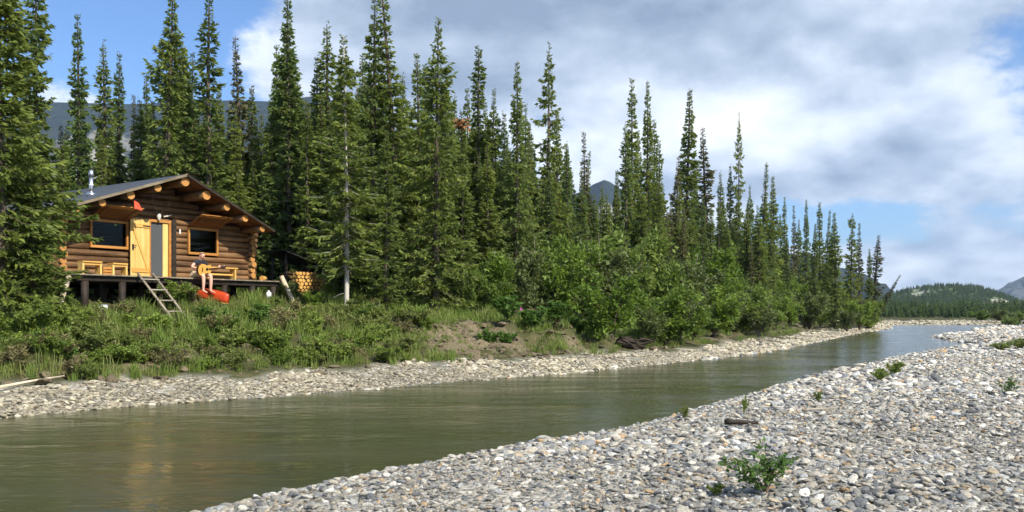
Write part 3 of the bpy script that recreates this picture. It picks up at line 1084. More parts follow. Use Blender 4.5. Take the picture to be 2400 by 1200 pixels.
DECKZ = -0.012
for (x, w, h, lab) in ((-2.33, 0.62, 0.42, 'low pine stool by the deck corner nearest the big spruce'), (-1.42, 0.50, 0.40, 'low pine stool under the wide window, beside the plank door')):
    s = local_thing('stool', x, -0.62, DECKZ, lab, 'stool')
    box('seat', (-w / 2, w / 2), (-0.17, 0.17), (h - 0.045, h), M['pine_x'], s)
    box('apron', (-w / 2 + .05, w / 2 - .05), (-0.13, -0.105), (h - 0.12, h - 0.047), M['pine_x'], s)
    for sx in (-1, 1):
        box('leg', (sx * (w / 2 - .03) - .03, sx * (w / 2 - .03) + .03), (-0.14, 0.14), (0, h - 0.047), M['pine'], s)
s = local_thing('wooden_crate', -1.80, -0.55, DECKZ, 'small brown wooden crate between the two pine stools', 'crate')
for zc in (0.03, 0.13, 0.23):
    for yy in (-0.13, 0.13):
        box('slat', (-0.14, 0.14), (yy - .01, yy + .01), (zc - .035, zc + .04), M['trim'], s)
    for xx in (-0.128, 0.128):
        box('slat', (xx - .01, xx + .01), (-0.118, 0.118), (zc - .033, zc + .038), M['trim'], s)
box('bottom', (-0.116, 0.116), (-0.116, 0.116), (0.0, 0.012), M['trim'], s)

s = local_thing('bench', 2.62, -0.42, DECKZ, 'long pine bench against the log wall behind the guitar player', 'bench')
box('seat', (-0.72, 0.62), (-0.17, 0.17), (0.40, 0.45), M['pine_x'], s)
for xx in (-0.62, 0.52):
    box('leg', (xx - .03, xx + .03), (-0.15, 0.15), (0, 0.398), M['pine'], s)
box('brace', (-0.60, 0.50), (-0.02, 0.02), (0.16, 0.22), M['pine_x'], s)

# antlers over the doorway
s = local_thing('caribou_antlers', 0.30, -0.13, 2.06, 'caribou antlers with bleached skull hanging over the cabin doorway', 'antlers')
V = []
sk = bmesh.new()
bmesh.ops.create_uvsphere(sk, u_segments=12, v_segments=8, radius=0.075)
for v in sk.verts:
    v.co.z = v.co.z * 1.5 - (0.05 if v.co.z < 0 else 0)
    if v.co.z < -0.03:
        v.co.x *= 0.62
    v.co.y -= 0.08
bm_obj('skull', sk, M['bone'], s, smooth=True)
for sx in (-1, 1):
    pts = [(sx * .05, -.08, .08), (sx * .13, -.12, .22), (sx * .27, -.16, .40), (sx * .34, -.22, .62), (sx * .30, -.28, .80)]
    an = tube('antler', pts, [.022, .02, .018, .014, .006], M['antler'], s, 7)
    for k, (dx, dz) in enumerate(((.10, .16), (.14, .10), (-.10, .12))):
        p = np.array(pts[k + 1])
        tube('tine', [p, p + np.array([sx * dx * .6, -.04, dz * .6]), p + np.array([sx * dx, -.08, dz])], [.012, .010, .004], M['antler'], an, 6)
s = local_thing('bone', 0.66, -0.14, 2.10, 'short pale bone fixed to the logs beside the antlers', 'bone')
tube('bone_shaft', [(-.14, 0, -.03), (-.11, 0, -.02), (.10, 0, .03), (.14, 0, .045)], [.035, .022, .022, .036], M['bone'], s, 8)
s = local_thing('red_pennant', -1.03, -1.02, 2.23, 'small red triangular cloth hanging beside a purlin end under the eave', 'cloth')
bm = bmesh.new()
tri = [(-.08, 0, .16), (.10, .03, .10), (.24, .05, -.13), (.07, .02, -.11), (-.07, -.01, -.10)]
vs = [bm.verts.new(p) for p in tri] + [bm.verts.new((p[0], p[1] + .012, p[2])) for p in tri]
bm.faces.new(vs[:5])
bm.faces.new(vs[5:][::-1])
for i in range(5):
    bm.faces.new((vs[i], vs[5 + i], vs[5 + (i + 1) % 5], vs[(i + 1) % 5]))
bmesh.ops.recalc_face_normals(bm, faces=bm.faces)
bm_obj('cloth', bm, M['red_cloth'], s)

# ladder from the deck down the bank
top = Vector((-0.90, DY0 - 0.03, 0.02))
bot = Vector((-0.93, DY0 - 1.95, -1.22))
pw = cab(bot.x, bot.y)
bot.z = gz(pw.x, pw.y) - CB0[2] - 0.02
s = local_thing('ladder', bot.x, bot.y, bot.z, 'weathered wooden ladder leaning from the deck down the grassy bank', 'ladder')
dv = (top - bot) * 1.03
for sx in (-0.26, 0.26):
    tube('rail', [(sx, 0, 0), tuple(Vector((sx, 0, 0)) + dv)], 0.038, M['grey_wood'], s, 8, M['end'])
for f in (0.20, 0.42, 0.64, 0.86):
    c = dv * f
    tube('rung', [(-0.32, c.y - .03, c.z + .02), (0.32, c.y - .03, c.z + .02)], 0.024, M['grey_wood_x'], s, 7)


# upturned canoe under the deck
def canoe_mesh(L=4.4, W=0.42, Hh=0.36):
    ns, nc = 33, 13
    V = []
    for i in range(ns):
        t = -1 + 2 * i / (ns - 1)
        wv = W * (1 - abs(t) ** 2.6) ** 0.75 + 0.004
        hv = Hh * (1 + 0.25 * abs(t) ** 4)
        for j in range(nc):
            a = math.pi * j / (nc - 1)
            cx_, sx_ = math.cos(a), math.sin(a)
            V.append((t * L / 2, wv * math.copysign(abs(cx_) ** 0.75, cx_), hv * sx_ ** 0.7 * (1 - 0.35 * abs(t) ** 5)))
    F = []
    for i in range(ns - 1):
        for j in range(nc - 1):
            F.append((i * nc + j, (i + 1) * nc + j, (i + 1) * nc + j + 1, i * nc + j + 1))
    return npmesh('hull', V, F, [M['red']], True)


p = cab(1.56, -0.02)
bow = cab(1.56, -2.05)
zs_ = gz(p.x, p.y)
zb_ = gz(bow.x, bow.y) * .6 + zs_ * .4
dvec = Vector((bow.x - p.x, bow.y - p.y, (zb_ - zs_)))
cn = tag(empty('canoe', (p.x, p.y, zs_ + 0.0)), 'upturned red canoe with its bow poking out from under the deck', 'canoe')
cn.rotation_euler = dvec.to_track_quat('X', 'Z').to_euler()
h_ = add('hull', canoe_mesh(), cn)
md = h_.modifiers.new('thick', 'SOLIDIFY')
md.thickness = 0.012
tube('gunwale', [(-2.2, 0.0, 0.0)] + [(t * 2.2, 0.42 * (1 - abs(t) ** 2.6) ** .75 + .01, 0.0) for t in np.linspace(-.95, .95, 15)] + [(2.2, 0, 0)], 0.016, M['pine_x'], cn, 6)
tube('gunwale', [(-2.2, 0.0, 0.0)] + [(t * 2.2, -0.42 * (1 - abs(t) ** 2.6) ** .75 - .01, 0.0) for t in np.linspace(-.95, .95, 15)] + [(2.2, 0, 0)], 0.016, M['pine_x'], cn, 6)


def pole(name, pa, pb, r0, r1, label, cat, mat, endmat=None):
    pa, pb = Vector(pa), Vector(pb)
    o = tube(name, [tuple(pa - pa), tuple((pb - pa) * .5 + Vector((0, 0, .01))), tuple(pb - pa)], [r0, (r0 + r1) / 2, r1], mat, None, 9, endmat, loc=tuple(pa))
    return tag(o, label, cat)


a = cab(4.78, DY0 - 0.75)
b = cab(4.55, DY0 - 0.06, 0.16)
pole('leaning_pole', (a.x, a.y, gz(a.x, a.y) - .05), b, 0.075, 0.085, 'peeled pale pole leaning on the deck end beside the woodshed', 'pole', M['pale_wood'], M['bone'])
a = cab(-4.05, DY0 - 0.55)
b = cab(-3.42, DY0 - 0.1, -0.12)
pole('leaning_pole', (a.x, a.y, gz(a.x, a.y) - .05), b, 0.06, 0.075, 'short pale pole propped in the bushes under the big spruce', 'pole', M['pale_wood'], M['bone'])
# firewood rounds on the deck end, bucket and white jug below
for k, (x, y, r_, L_, rz, lab) in enumerate(((4.02, DY0 + .30, .085, .34, .5, 'short split log lying on the deck end near the leaning pole'), )):
    s = local_thing('firewood_log', x, y, DECKZ + r_, lab, 'log', rz)
    log_piece('split_log', (-L_ / 2, 0, 0), (L_ / 2, 0, 0), r_, s, 900 + k, M['pine_x'])
w = cab(-2.45, DY0 - .25)
s = tag(empty('bucket', (w.x, w.y, gz(w.x, w.y) + 0.02), .3), 'pale plastic bucket standing in the grass below the deck', 'bucket')
s.scale = (.8, .8, .75)
bk = bmesh.new()
bmesh.ops.create_cone(bk, cap_ends=True, cap_tris=False, segments=18, radius1=0.13, radius2=0.16, depth=0.36)
bm_obj('pail', bk, M['white'], s, loc=(0, 0, .18), smooth=True)
tube('rim', [(0.165 * math.cos(t), 0.165 * math.sin(t), .35) for t in np.linspace(0, 6.283, 17)], 0.014, M['bluegrey'], s, 6)
tube('handle', [(0.17 * math.cos(t), -0.12 * math.sin(t), .33 - .16 * math.sin(t)) for t in np.linspace(0, math.pi, 9)], 0.006, M['steel'], s, 5)
w = cab(0.55, DY0 + .22)
s = tag(empty('water_jug', (w.x, w.y, gz(w.x, w.y)), .3), 'white plastic jug in the shade under the deck beside the canoe', 'jug')
bk = bmesh.new()
bmesh.ops.create_cube(bk, size=1)
bmesh.ops.scale(bk, vec=(.2, .2, .28), verts=bk.verts)
bmesh.ops.bevel(bk, geom=list(bk.edges), offset=.04, segments=3, affect='EDGES')
bm_obj('body', bk, M['white'], s, loc=(0, 0, .14), smooth=True)
tube('neck', [(0, 0, .27), (0, 0, .33)], .035, M['white'], s, 10)
tube('cap', [(0, 0, .33), (0, 0, .36)], .04, M['bluegrey'], s, 10)
w = cab(4.05, DY0 + .05)
s = tag(empty('water_jug', (w.x, w.y, gz(w.x, w.y)), .8), 'small white jug on the ground below the deck end', 'jug')
bk = bmesh.new()
bmesh.ops.create_cube(bk, size=1)
bmesh.ops.scale(bk, vec=(.17, .17, .26), verts=bk.verts)
bmesh.ops.bevel(bk, geom=list(bk.edges), offset=.035, segments=3, affect='EDGES')
bm_obj('body', bk, M['white'], s, loc=(0, 0, .13), smooth=True)
tube('neck', [(0, 0, .25), (0, 0, .31)], .03, M['white'], s, 10)


# ------------------------------------------------------------------ guitar player
def skin_mesh(name, joints, bones, sub=2):
    """joints {name: (pos, radius)}; the first is the root"""
    names = list(joints)
    me = bpy.data.meshes.new(name)
    me.from_pydata([joints[k][0] for k in names], [(names.index(a), names.index(b)) for a, b in bones], [])
    o = bpy.data.objects.new(name, me)
    COL.objects.link(o)
    o.modifiers.new('skin', 'SKIN').use_smooth_shade = True
    for i, k in enumerate(names):
        r = joints[k][1]
        me.skin_vertices[0].data[i].radius = r if hasattr(r, '__len__') else (r, r)
        me.skin_vertices[0].data[i].use_root = (i == 0)
    md = o.modifiers.new('sub', 'SUBSURF')
    md.levels = md.render_levels = sub
    dg = bpy.context.evaluated_depsgraph_get()
    res = bpy.data.meshes.new_from_object(o.evaluated_get(dg))
    bpy.data.objects.remove(o)
    for p_ in res.polygons:
        p_.use_smooth = True
    return res


J = {
    'pelvis': ((0, .13, .13), (.15, .12)), 'belly': ((0, .09, .28), (.135, .105)), 'chest': ((0, .02, .44), (.15, .11)), 'collar': ((0, -.03, .54), (.085, .07)),
    'neck': ((0, -.07, .60), (.052, .055)), 'jaw': ((0, -.125, .645), (.062, .072)), 'skull': ((0, -.125, .72), (.078, .092)), 'crown': ((0, -.115, .775), (.06, .07)),
    'nose': ((0, -.222, .675), .012),
    'rsh': ((-.16, -.02, .50), .058), 'rel': ((-.34, -.06, .33), .042), 'rwr': ((-.17, -.285, .27), .029), 'rha': ((-.10, -.315, .25), (.034, .018)),
    'lsh': ((.16, -.02, .50), .058), 'lel': ((.27, -.12, .27), .042), 'lwr': ((.42, -.30, .30), .028), 'lha': ((.46, -.335, .335), (.034, .018)),
    'rhip': ((-.09, .08, .11), .095), 'rkn': ((-.13, -.36, .09), .062), 'rcf': ((-.13, -.37, -.12), .058), 'ran': ((-.13, -.35, -.40), .038), 'rto': ((-.14, -.50, -.455), (.040, .026)), 'rti': ((-.145, -.57, -.462), (.034, .016)),
    'lhip': ((.09, .08, .11), .095), 'lkn': ((.14, -.36, .09), .062), 'lcf': ((.14, -.37, -.12), .058), 'lan': ((.14, -.35, -.40), .038), 'lto': ((.15, -.50, -.455), (.040, .026)), 'lti': ((.155, -.57, -.462), (.034, .016)),
}
Bn = [('pelvis', 'belly'), ('belly', 'chest'), ('chest', 'collar'), ('collar', 'neck'), ('neck', 'jaw'), ('jaw', 'skull'), ('skull', 'crown'), ('skull', 'nose'),
      ('chest', 'rsh'), ('rsh', 'rel'), ('rel', 'rwr'), ('rwr', 'rha'), ('chest', 'lsh'), ('lsh', 'lel'), ('lel', 'lwr'), ('lwr', 'lha'),
      ('pelvis', 'rhip'), ('rhip', 'rkn'), ('rkn', 'rcf'), ('rcf', 'ran'), ('ran', 'rto'), ('rto', 'rti'), ('pelvis', 'lhip'), ('lhip', 'lkn'), ('lkn', 'lcf'), ('lcf', 'lan'), ('lan', 'lto'), ('lto', 'lti')]
# five bent fingers on each hand: the picking hand over the strings, the other round the neck
for hnd, base, fw, up, curl in (('r', Vector((-.10, -.315, .25)), Vector((.85, -.25, -.45)), Vector((.3, .0, .9)), Vector((.25, .1, -.9))),
                                ('l', Vector((.46, -.335, .335)), Vector((.25, -.15, .9)), Vector((.95, .0, -.25)), Vector((.2, .75, .35)))):
    fw.normalize()
    for i, ln in enumerate((.060, .072, .075, .068, .055)):
        off = up * (.030 - .019 * (i - 1)) if i else -up * .0 + curl * .012 + up * .045
        d1 = fw if i else (fw * .5 + up * .8).normalized()
        k0, k1, k2 = '%sf%da' % (hnd, i), '%sf%db' % (hnd, i), '%sf%dc' % (hnd, i)
        q0 = base + off + d1 * .028
        q1 = q0 + d1 * ln * .5
        q2 = q1 + (d1 * .45 + curl.normalized() * .8).normalized() * ln * .5
        J[k0], J[k1], J[k2] = (tuple(q0), .0095), (tuple(q1), .009), (tuple(q2), .0075)
        Bn += [(hnd + 'ha', k0), (k0, k1), (k1, k2)]
PX0 = 1.12
person = local_thing('person', PX0, -1.28, DECKZ + 0.0, 'person in black t-shirt and tan shorts sitting on the deck edge playing guitar', 'person')
person.scale = (1.07, 1.07, 1.07)
bd_ = skin_mesh('body', J, Bn)
bd_.materials.append(M['skin'])
add('body', bd_, person)
shj = {k: J[k] for k in ('belly', 'chest', 'collar', 'rsh', 'lsh', 'pelvis')}


def grow(v, f):
    return tuple(x * f for x in v) if hasattr(v, '__len__') else v * f


TJ = {'belly': (J['belly'][0], grow(J['belly'][1], 1.16)), 'chest': (J['chest'][0], grow(J['chest'][1], 1.13)), 'collar': ((0, -.035, .555), (.085, .075)),
      'waist': ((0, .125, .16), (.165, .13)), 'rs': (J['rsh'][0], .078), 're': ((-.255, -.04, .41), .064), 'ls': (J['lsh'][0], .078), 'le': ((.22, -.075, .375), .064)}
ts = skin_mesh('tshirt', TJ, [('belly', 'chest'), ('chest', 'collar'), ('belly', 'waist'), ('chest', 'rs'), ('rs', 're'), ('chest', 'ls'), ('ls', 'le')])
ts.materials.append(M['shirt'])
add('tshirt', ts, person)
SJ = {'waist': ((0, .135, .14), (.165, .135)), 'rh': ((-.095, .06, .112), .108), 'rk': ((-.12, -.24, .10), .088), 'lh': ((.095, .06, .112), .108), 'lk': ((.13, -.24, .10), .088)}
st = skin_mesh('shorts', SJ, [('waist', 'rh'), ('rh', 'rk'), ('waist', 'lh'), ('lh', 'lk')])
st.materials.append(M['shorts'])
add('shorts', st, person)
hb_ = bmesh.new()
bmesh.ops.create_uvsphere(hb_, u_segments=16, v_segments=10, radius=1.0)
for v in list(hb_.verts):
    v.co = Vector((v.co.x * .086, v.co.y * .098, v.co.z * .085))
bmesh.ops.delete(hb_, geom=[v for v in hb_.verts if v.co.z < .012 - v.co.y * 0.35], context='VERTS')
bm_obj('hair', hb_, M['hair'], person, loc=(0, -.118, .728), smooth=True)
for sx in (-1, 1):
    e = bmesh.new()
    bmesh.ops.create_uvsphere(e, u_segments=8, v_segments=6, radius=.011)
    bm_obj('eye', e, M['black'], person, loc=(sx * .03, -.205, .70), smooth=True)
    e = bmesh.new()
    bmesh.ops.create_uvsphere(e, u_segments=8, v_segments=6, radius=.026)
    bmesh.ops.scale(e, vec=(.4, .8, 1.2), verts=e.verts)
    bm_obj('ear', e, M['skin'], person, loc=(sx * .080, -.115, .69), smooth=True)
e = bmesh.new()
bmesh.ops.create_uvsphere(e, u_segments=8, v_segments=6, radius=.018)
bmesh.ops.scale(e, vec=(1.2, .4, .35), verts=e.verts)
bm_obj('mouth', e, M['red_cloth'], person, loc=(0, -.196, .640), smooth=True)

gt = local_thing('guitar', PX0 - .06, -1.28 - .31, DECKZ + .27, 'acoustic guitar with honey coloured top held across the sitting player', 'guitar')
gt.rotation_euler = Euler((R(12), R(-7), CBR + R(2)))
gt.scale = (1.07, 1.07, 1.07)
gt.location = cab(PX0 - .064, -1.28 - .335, DECKZ + .289)
pro = [(-.27, 0), (-.262, .07), (-.23, .135), (-.17, .175), (-.10, .185), (-.03, .165), (.03, .13), (.08, .122), (.13, .135), (.17, .138), (.205, .115), (.222, .06), (.225, 0)]
outl = pro + [(x, -y) for x, y in pro[-2:0:-1]]


def plate(name, pts, y0, y1, mat, parent, bev=0.008):
    bm = bmesh.new()
    va = [bm.verts.new((x, y0, z_)) for x, z_ in pts]
    vb = [bm.verts.new((x, y1, z_)) for x, z_ in pts]
    bm.faces.new(va)
    bm.faces.new(vb[::-1])
    n = len(pts)
    for i in range(n):
        bm.faces.new((va[i], vb[i], vb[(i + 1) % n], va[(i + 1) % n]))
    bmesh.ops.recalc_face_normals(bm, faces=bm.faces)
    return bm_obj(name, bm, mat, parent)


plate('soundboard', outl, -.056, -.048, M['spruce_top'], gt)
plate('body', outl, -.048, .05, M['rosewood'], gt)
plate('soundhole', [(.06 + .05 * math.cos(t), .05 * math.sin(t)) for t in np.linspace(0, 6.283, 20)[:-1]], -.0585, -.0562, M['black'], gt)
box('bridge', (-.13, -.10), (-.068, -.057), (-.07, .07), M['rosewood'], gt)
box('neck', (.12, .60), (-.072, -.045), (-.026, .026), M['rosewood'], gt)
hd = plate('headstock', [(.60, -.026), (.62, -.038), (.77, -.042), (.78, 0), (.77, .042), (.62, .038), (.60, .026)], -.060, -.045, M['rosewood'], gt)
for i in range(3):
    for sz in (-1, 1):
        tube('tuner', [(.65 + i * .045, -.052, sz * .04), (.65 + i * .045, -.052, sz * .065)], .008, M['steel'], hd, 6)

# ------------------------------------------------------------------ woodshed and firewood
wp = atY(700, 36.5)
ws = tag(empty('woodshed', (wp[0], wp[1], gz(*wp)), R(40)), 'open woodshed with dark sloping roof in the shade of the spruces', 'shed')
for (x, y, h) in ((-.85, -.6, 1.95), (.85, -.6, 1.40), (-.85, .7, 1.95), (.85, .7, 1.40)):
    tube('post', [(x, y, -.2), (x, y, h)], .065, M['pale_wood'] if y < 0 and x > 0 else M['dark_wood'], ws, 8)
for i in range(7):
    y0 = -.95 + i * .30
    V = [(-1.15, 2.03), (1.15, 1.28), (1.15, 1.32), (-1.15, 2.07)]
    bm = bmesh.new()
    va = [bm.verts.new((x, y0, z_)) for x, z_ in V]
    vb = [bm.verts.new((x, y0 + .292, z_)) for x, z_ in V]
    bm.faces.new(va)
    bm.faces.new(vb[::-1])
    for k in range(4):
        bm.faces.new((va[k], vb[k], vb[(k + 1) % 4], va[(k + 1) % 4]))
    bmesh.ops.recalc_face_normals(bm, faces=bm.faces)
    bm_obj('roof_board', bm, M['black'], ws)
wpile = tag(empty('woodpile', (wp[0], wp[1], gz(*wp)), R(40)), 'stack of split firewood with orange sawn ends inside the woodshed', 'firewood')
for row in range(8):
    for c_ in range(9):
        x = -.68 + c_ * .17 + (row % 2) * .085
        zc = .10 + row * .145
        if zc > 1.75 - (x + .9) * .36 - .15 or x > .80:
            continue
        log_piece('split_log', (x, -.70 + random.uniform(-.06, .04), zc), (x, .45, zc), .078 * random.uniform(.85, 1.05), wpile, row * 31 + c_, M['log_y'], 7, M['pine_x'])

# ------------------------------------------------------------------ spruces
def rhombs(P, Dv, S, L, W, droop=0.0):
    """leaf-sized faces: base P, direction Dv, side S, length L, half width W"""
    mid = P + Dv * (L * 0.45)[:, None]
    V = np.stack([P, mid + S * W[:, None], P + Dv * L[:, None] + np.array([0, 0, -1.0]) * (droop * L)[:, None] if not np.isscalar(droop) else P + Dv * L[:, None], mid - S * W[:, None]], 1)
    n = len(P)
    return V.reshape(-1, 3), np.arange(n * 4).reshape(n, 4)


def unit(v):
    return v / (np.linalg.norm(v, axis=-1, keepdims=True) + 1e-9)


def spruce(seed, R0=0.9, z0=0.8, club=0.25, sparse=0.0, open_top=0.0, power=0.8, mat='needle', bark='bark', dead_low=0.0, bend=0.12, dens=1.0, trunk_r=0.125):
    """10 m spruce: (trunk mesh, crown mesh)"""
    r = np.random.default_rng(seed)
    H = 10.0
    zt = np.linspace(0, H, 14)
    bx_, by_ = r.normal(0, bend, 2)
    px0, py0 = r.uniform(0, 6, 2)

    def axis(z):
        t = z / H
        return np.stack([bx_ * np.sin(2.2 * t + px0) - bx_ * np.sin(px0), by_ * np.sin(2.0 * t + py0) - by_ * np.sin(py0), z], -1)
    tr = trunk_r * (1 - zt / H) ** 0.85 + 0.012
    V, Fq, caps = tube_arrays(axis(zt), tr, 8)
    bV, bF = [V], [np.array(Fq)]
    off = len(V)
    PP, DD, SS, LL, WW, TT = [], [], [], [], [], []
    z = z0
    wf = Fbm(seed + 50, 2.2, 2)
    while z < H - 0.05:
        t = (z - z0) / (H - z0)
        rr = R0 * (1 - t) ** power * (1 + 0.30 * float(wf(z, 0.0)))
        rr = max(rr, club * min(1.0, (1.0 - t) / 0.09) ** 0.8 * (1 + 0.25 * float(wf(0.0, z * 1.7))))
        rr = rr * min(1.0, 0.10 + (1.0 - t) / 0.13)
        if t < 0.12:
            rr *= 0.65 + 0.35 * t / 0.12
        nb_ = r.integers(4, 8)
        a0 = r.uniform(0, 6.28)
        for b in range(nb_):
            if r.random() < sparse * (0.5 + (0.9 if (t > 0.55 and open_top) else 0.2)):
                continue
            a = a0 + b * 6.283 / nb_ + r.normal(0, .25)
            L = max(0.10, rr * r.uniform(0.62, 1.16) * (1.25 if r.random() < 0.08 else 1.0))
            if open_top and t > 0.5 and r.random() < open_top:
                L *= r.uniform(0.3, 0.8)
            zb = z + r.normal(0, .06)
            out = np.array([math.cos(a), math.sin(a), 0.0])
            lat = np.array([-math.sin(a), math.cos(a), 0.0])
            p0 = axis(np.array([zb]))[0]
            slope = np.interp(t, [0, .4, .8, 1], [-0.55, -0.42, -0.10, 0.45]) + r.normal(0, .10)
            n = int((L * 34 + 5) * dens)
            u = np.sort(r.uniform(0.06, 1.0, n)) ** 0.8
            base = p0 + out * (u * L)[:, None] + np.array([0, 0, 1.0]) * ((slope * u + 0.30 * u ** 3) * L)[:, None]
            sgn = r.choice([-1.0, 1.0], n)
            spread = (1.0 - 0.65 * u)
            dv = out * r.uniform(0.45, 1.0, n)[:, None] + lat * (sgn * spread * r.uniform(0.3, 1.3, n))[:, None] + np.array([0, 0, 1.0]) * r.normal(-0.22, 0.28, n)[:, None]
            dv = unit(dv)
            sd_ = unit(np.cross(dv, r.normal(size=(n, 3)) + np.array([0, 0, 0.9])))
            base = base + lat * (sgn * spread * 0.05 * r.random(n))[:, None]
            PP.append(base)
            DD.append(dv)
            SS.append(sd_)
            LL.append((0.13 + 0.17 * (1 - 0.5 * u) * min(1.0, L / 0.6 + .2)) * r.uniform(0.6, 1.25, n) * min(1.0, 0.34 + rr / 0.42))
            WW.append(r.uniform(0.026, 0.052, n) * min(1.0, 0.5 + rr / 0.6))
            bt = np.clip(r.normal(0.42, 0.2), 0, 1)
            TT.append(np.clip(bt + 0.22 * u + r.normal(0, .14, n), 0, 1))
            if L > 0.35:
                ub = np.array([0, .5, .95])
                bp = p0 + out * (ub * L)[:, None] + np.array([0, 0, 1.0]) * ((slope * ub + 0.30 * ub ** 3) * L)[:, None]
                v_, f_, _ = tube_arrays(bp, [0.016, 0.010, 0.004], 3, False)
                bV.append(v_)
                bF.append(np.array(f_) + off)
                off += len(v_)
        z += np.interp(t, [0, .6, 1], [0.20, 0.155, 0.10]) * r.uniform(0.65, 1.4)
    # bare dead twigs on the lower trunk
    nt = int(26 * (dead_low + 0.25))
    for _ in range(nt):
        zb = r.uniform(0.4, z0 + 1.2)
        a = r.uniform(0, 6.28)
        L = r.uniform(.25, .75) * R0
        p0 = axis(np.array([zb]))[0]
        bp = np.array([p0, p0 + np.array([math.cos(a), math.sin(a), -.25]) * L * .5, p0 + np.array([math.cos(a), math.sin(a), -.42]) * L])
        v_, f_, _ = tube_arrays(bp, [0.011, 0.008, 0.003], 3, False)
        bV.append(v_)
        bF.append(np.array(f_) + off)
        off += len(v_)
    trunk = npmesh('trunk', np.concatenate(bV), np.concatenate(bF), [M[bark]], True)
    P, Dv, S, L, W, T = map(np.concatenate, (PP, DD, SS, LL, WW, TT))
    V, F = rhombs(P, Dv, S, L, W)
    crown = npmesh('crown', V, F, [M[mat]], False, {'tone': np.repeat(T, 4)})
    return trunk, crown


KIND = {
    'spire': [spruce(1, .88, .4, .16, power=.92, dens=1.2), spruce(2, .80, .3, .18, power=.86, dens=1.2), spruce(3, .98, .5, .14, power=1.0, bend=.18), spruce(14, .86, .3, .16, power=.92, bend=.14, dens=1.2),
              spruce(17, .92, .3, .15, power=.95, bend=.2, dens=1.15), spruce(18, .85, .9, .15, sparse=.15, power=.8, bend=.16, dead_low=.6)],
    'medium': [spruce(4, 1.25, .3, .17, power=.9), spruce(5, 1.15, .2, .19, power=.85), spruce(15, 1.32, .3, .16, power=.95)],
    'broad': [spruce(6, 1.65, .3, .20, power=.92), spruce(7, 1.50, .2, .22, power=.86), spruce(16, 1.8, .3, .20, power=.98)],
    'open': [spruce(8, 1.40, 2.0, .24, sparse=.22, open_top=.5, power=.75), spruce(9, 1.25, .8, .24, sparse=.25, open_top=.45, power=.75)],
    'thin': [spruce(10, .66, .8, .13, sparse=.25, power=.8, mat='needle_dull', dead_low=1, bend=.2), spruce(11, .58, 1.0, .12, sparse=.30, power=.8, mat='needle_dull', dead_low=1, bend=.22)],
    'pale': [spruce(12, 1.25, 1.9, .17, sparse=.03, open_top=.3, bark='pale_bark', power=.8, trunk_r=.075, dens=1.25)],
    'big': [spruce(20, 1.65, .35, .32, power=.75, dens=1.4), spruce(21, 1.45, 2.2, .30, sparse=.22, open_top=.45, power=.6, dens=1.4)],
}
tcount = 0
TREES = []


def tree(kind, x, y, H, label, group=None, wide=1.0, lean=(0, 0), var=None, rusty=False, name='spruce_tree'):
    global tcount
    tcount += 1
    vs = KIND[kind]
    tm, cm = vs[(tcount if var is None else var) % len(vs)]
    zg = gz(x, y)
    root = tag(empty(name, (x, y, zg - 0.08), random.uniform(0, 6.28)), label, 'tree', group)
    s = H / 10.0
    w = (0.55 * s + 0.45) * wide * (1.0 if kind == 'big' else 0.94)
    if lean != (0, 0):
        ax = Vector((-lean[1], lean[0], 0))
        root.rotation_euler = (Matrix.Rotation(math.hypot(*lean), 3, ax.normalized()) @ Matrix.Rotation(random.uniform(0, 6.28), 3, 'Z')).to_euler()
    root.scale = (w, w, s)
    add('trunk', tm, root)
    add('crown', cm, root)
    if rusty:
        r = np.random.default_rng(tcount)
        n = 150
        cv = np.array([v.co for v in list(cm.vertices)[::7]])
        cv = cv[(cv[:, 2] > 9.1) & (cv[:, 2] < 9.6)].mean(0)
        P = np.stack([cv[0] + r.normal(0, .12, n), cv[1] + r.normal(0, .12, n), r.uniform(9.2, 9.55, n)], -1)
        Dv = unit(r.normal(size=(n, 3)))
        V, F = rhombs(P, Dv, unit(np.cross(Dv, r.normal(size=(n, 3)))), r.uniform(.12, .3, n), r.uniform(.03, .06, n))
        add('witches_broom', npmesh('witches_broom', V, F, [M['dead_needles']], False), root)['label'] = 'rusty brown clump near the tip'
    return root


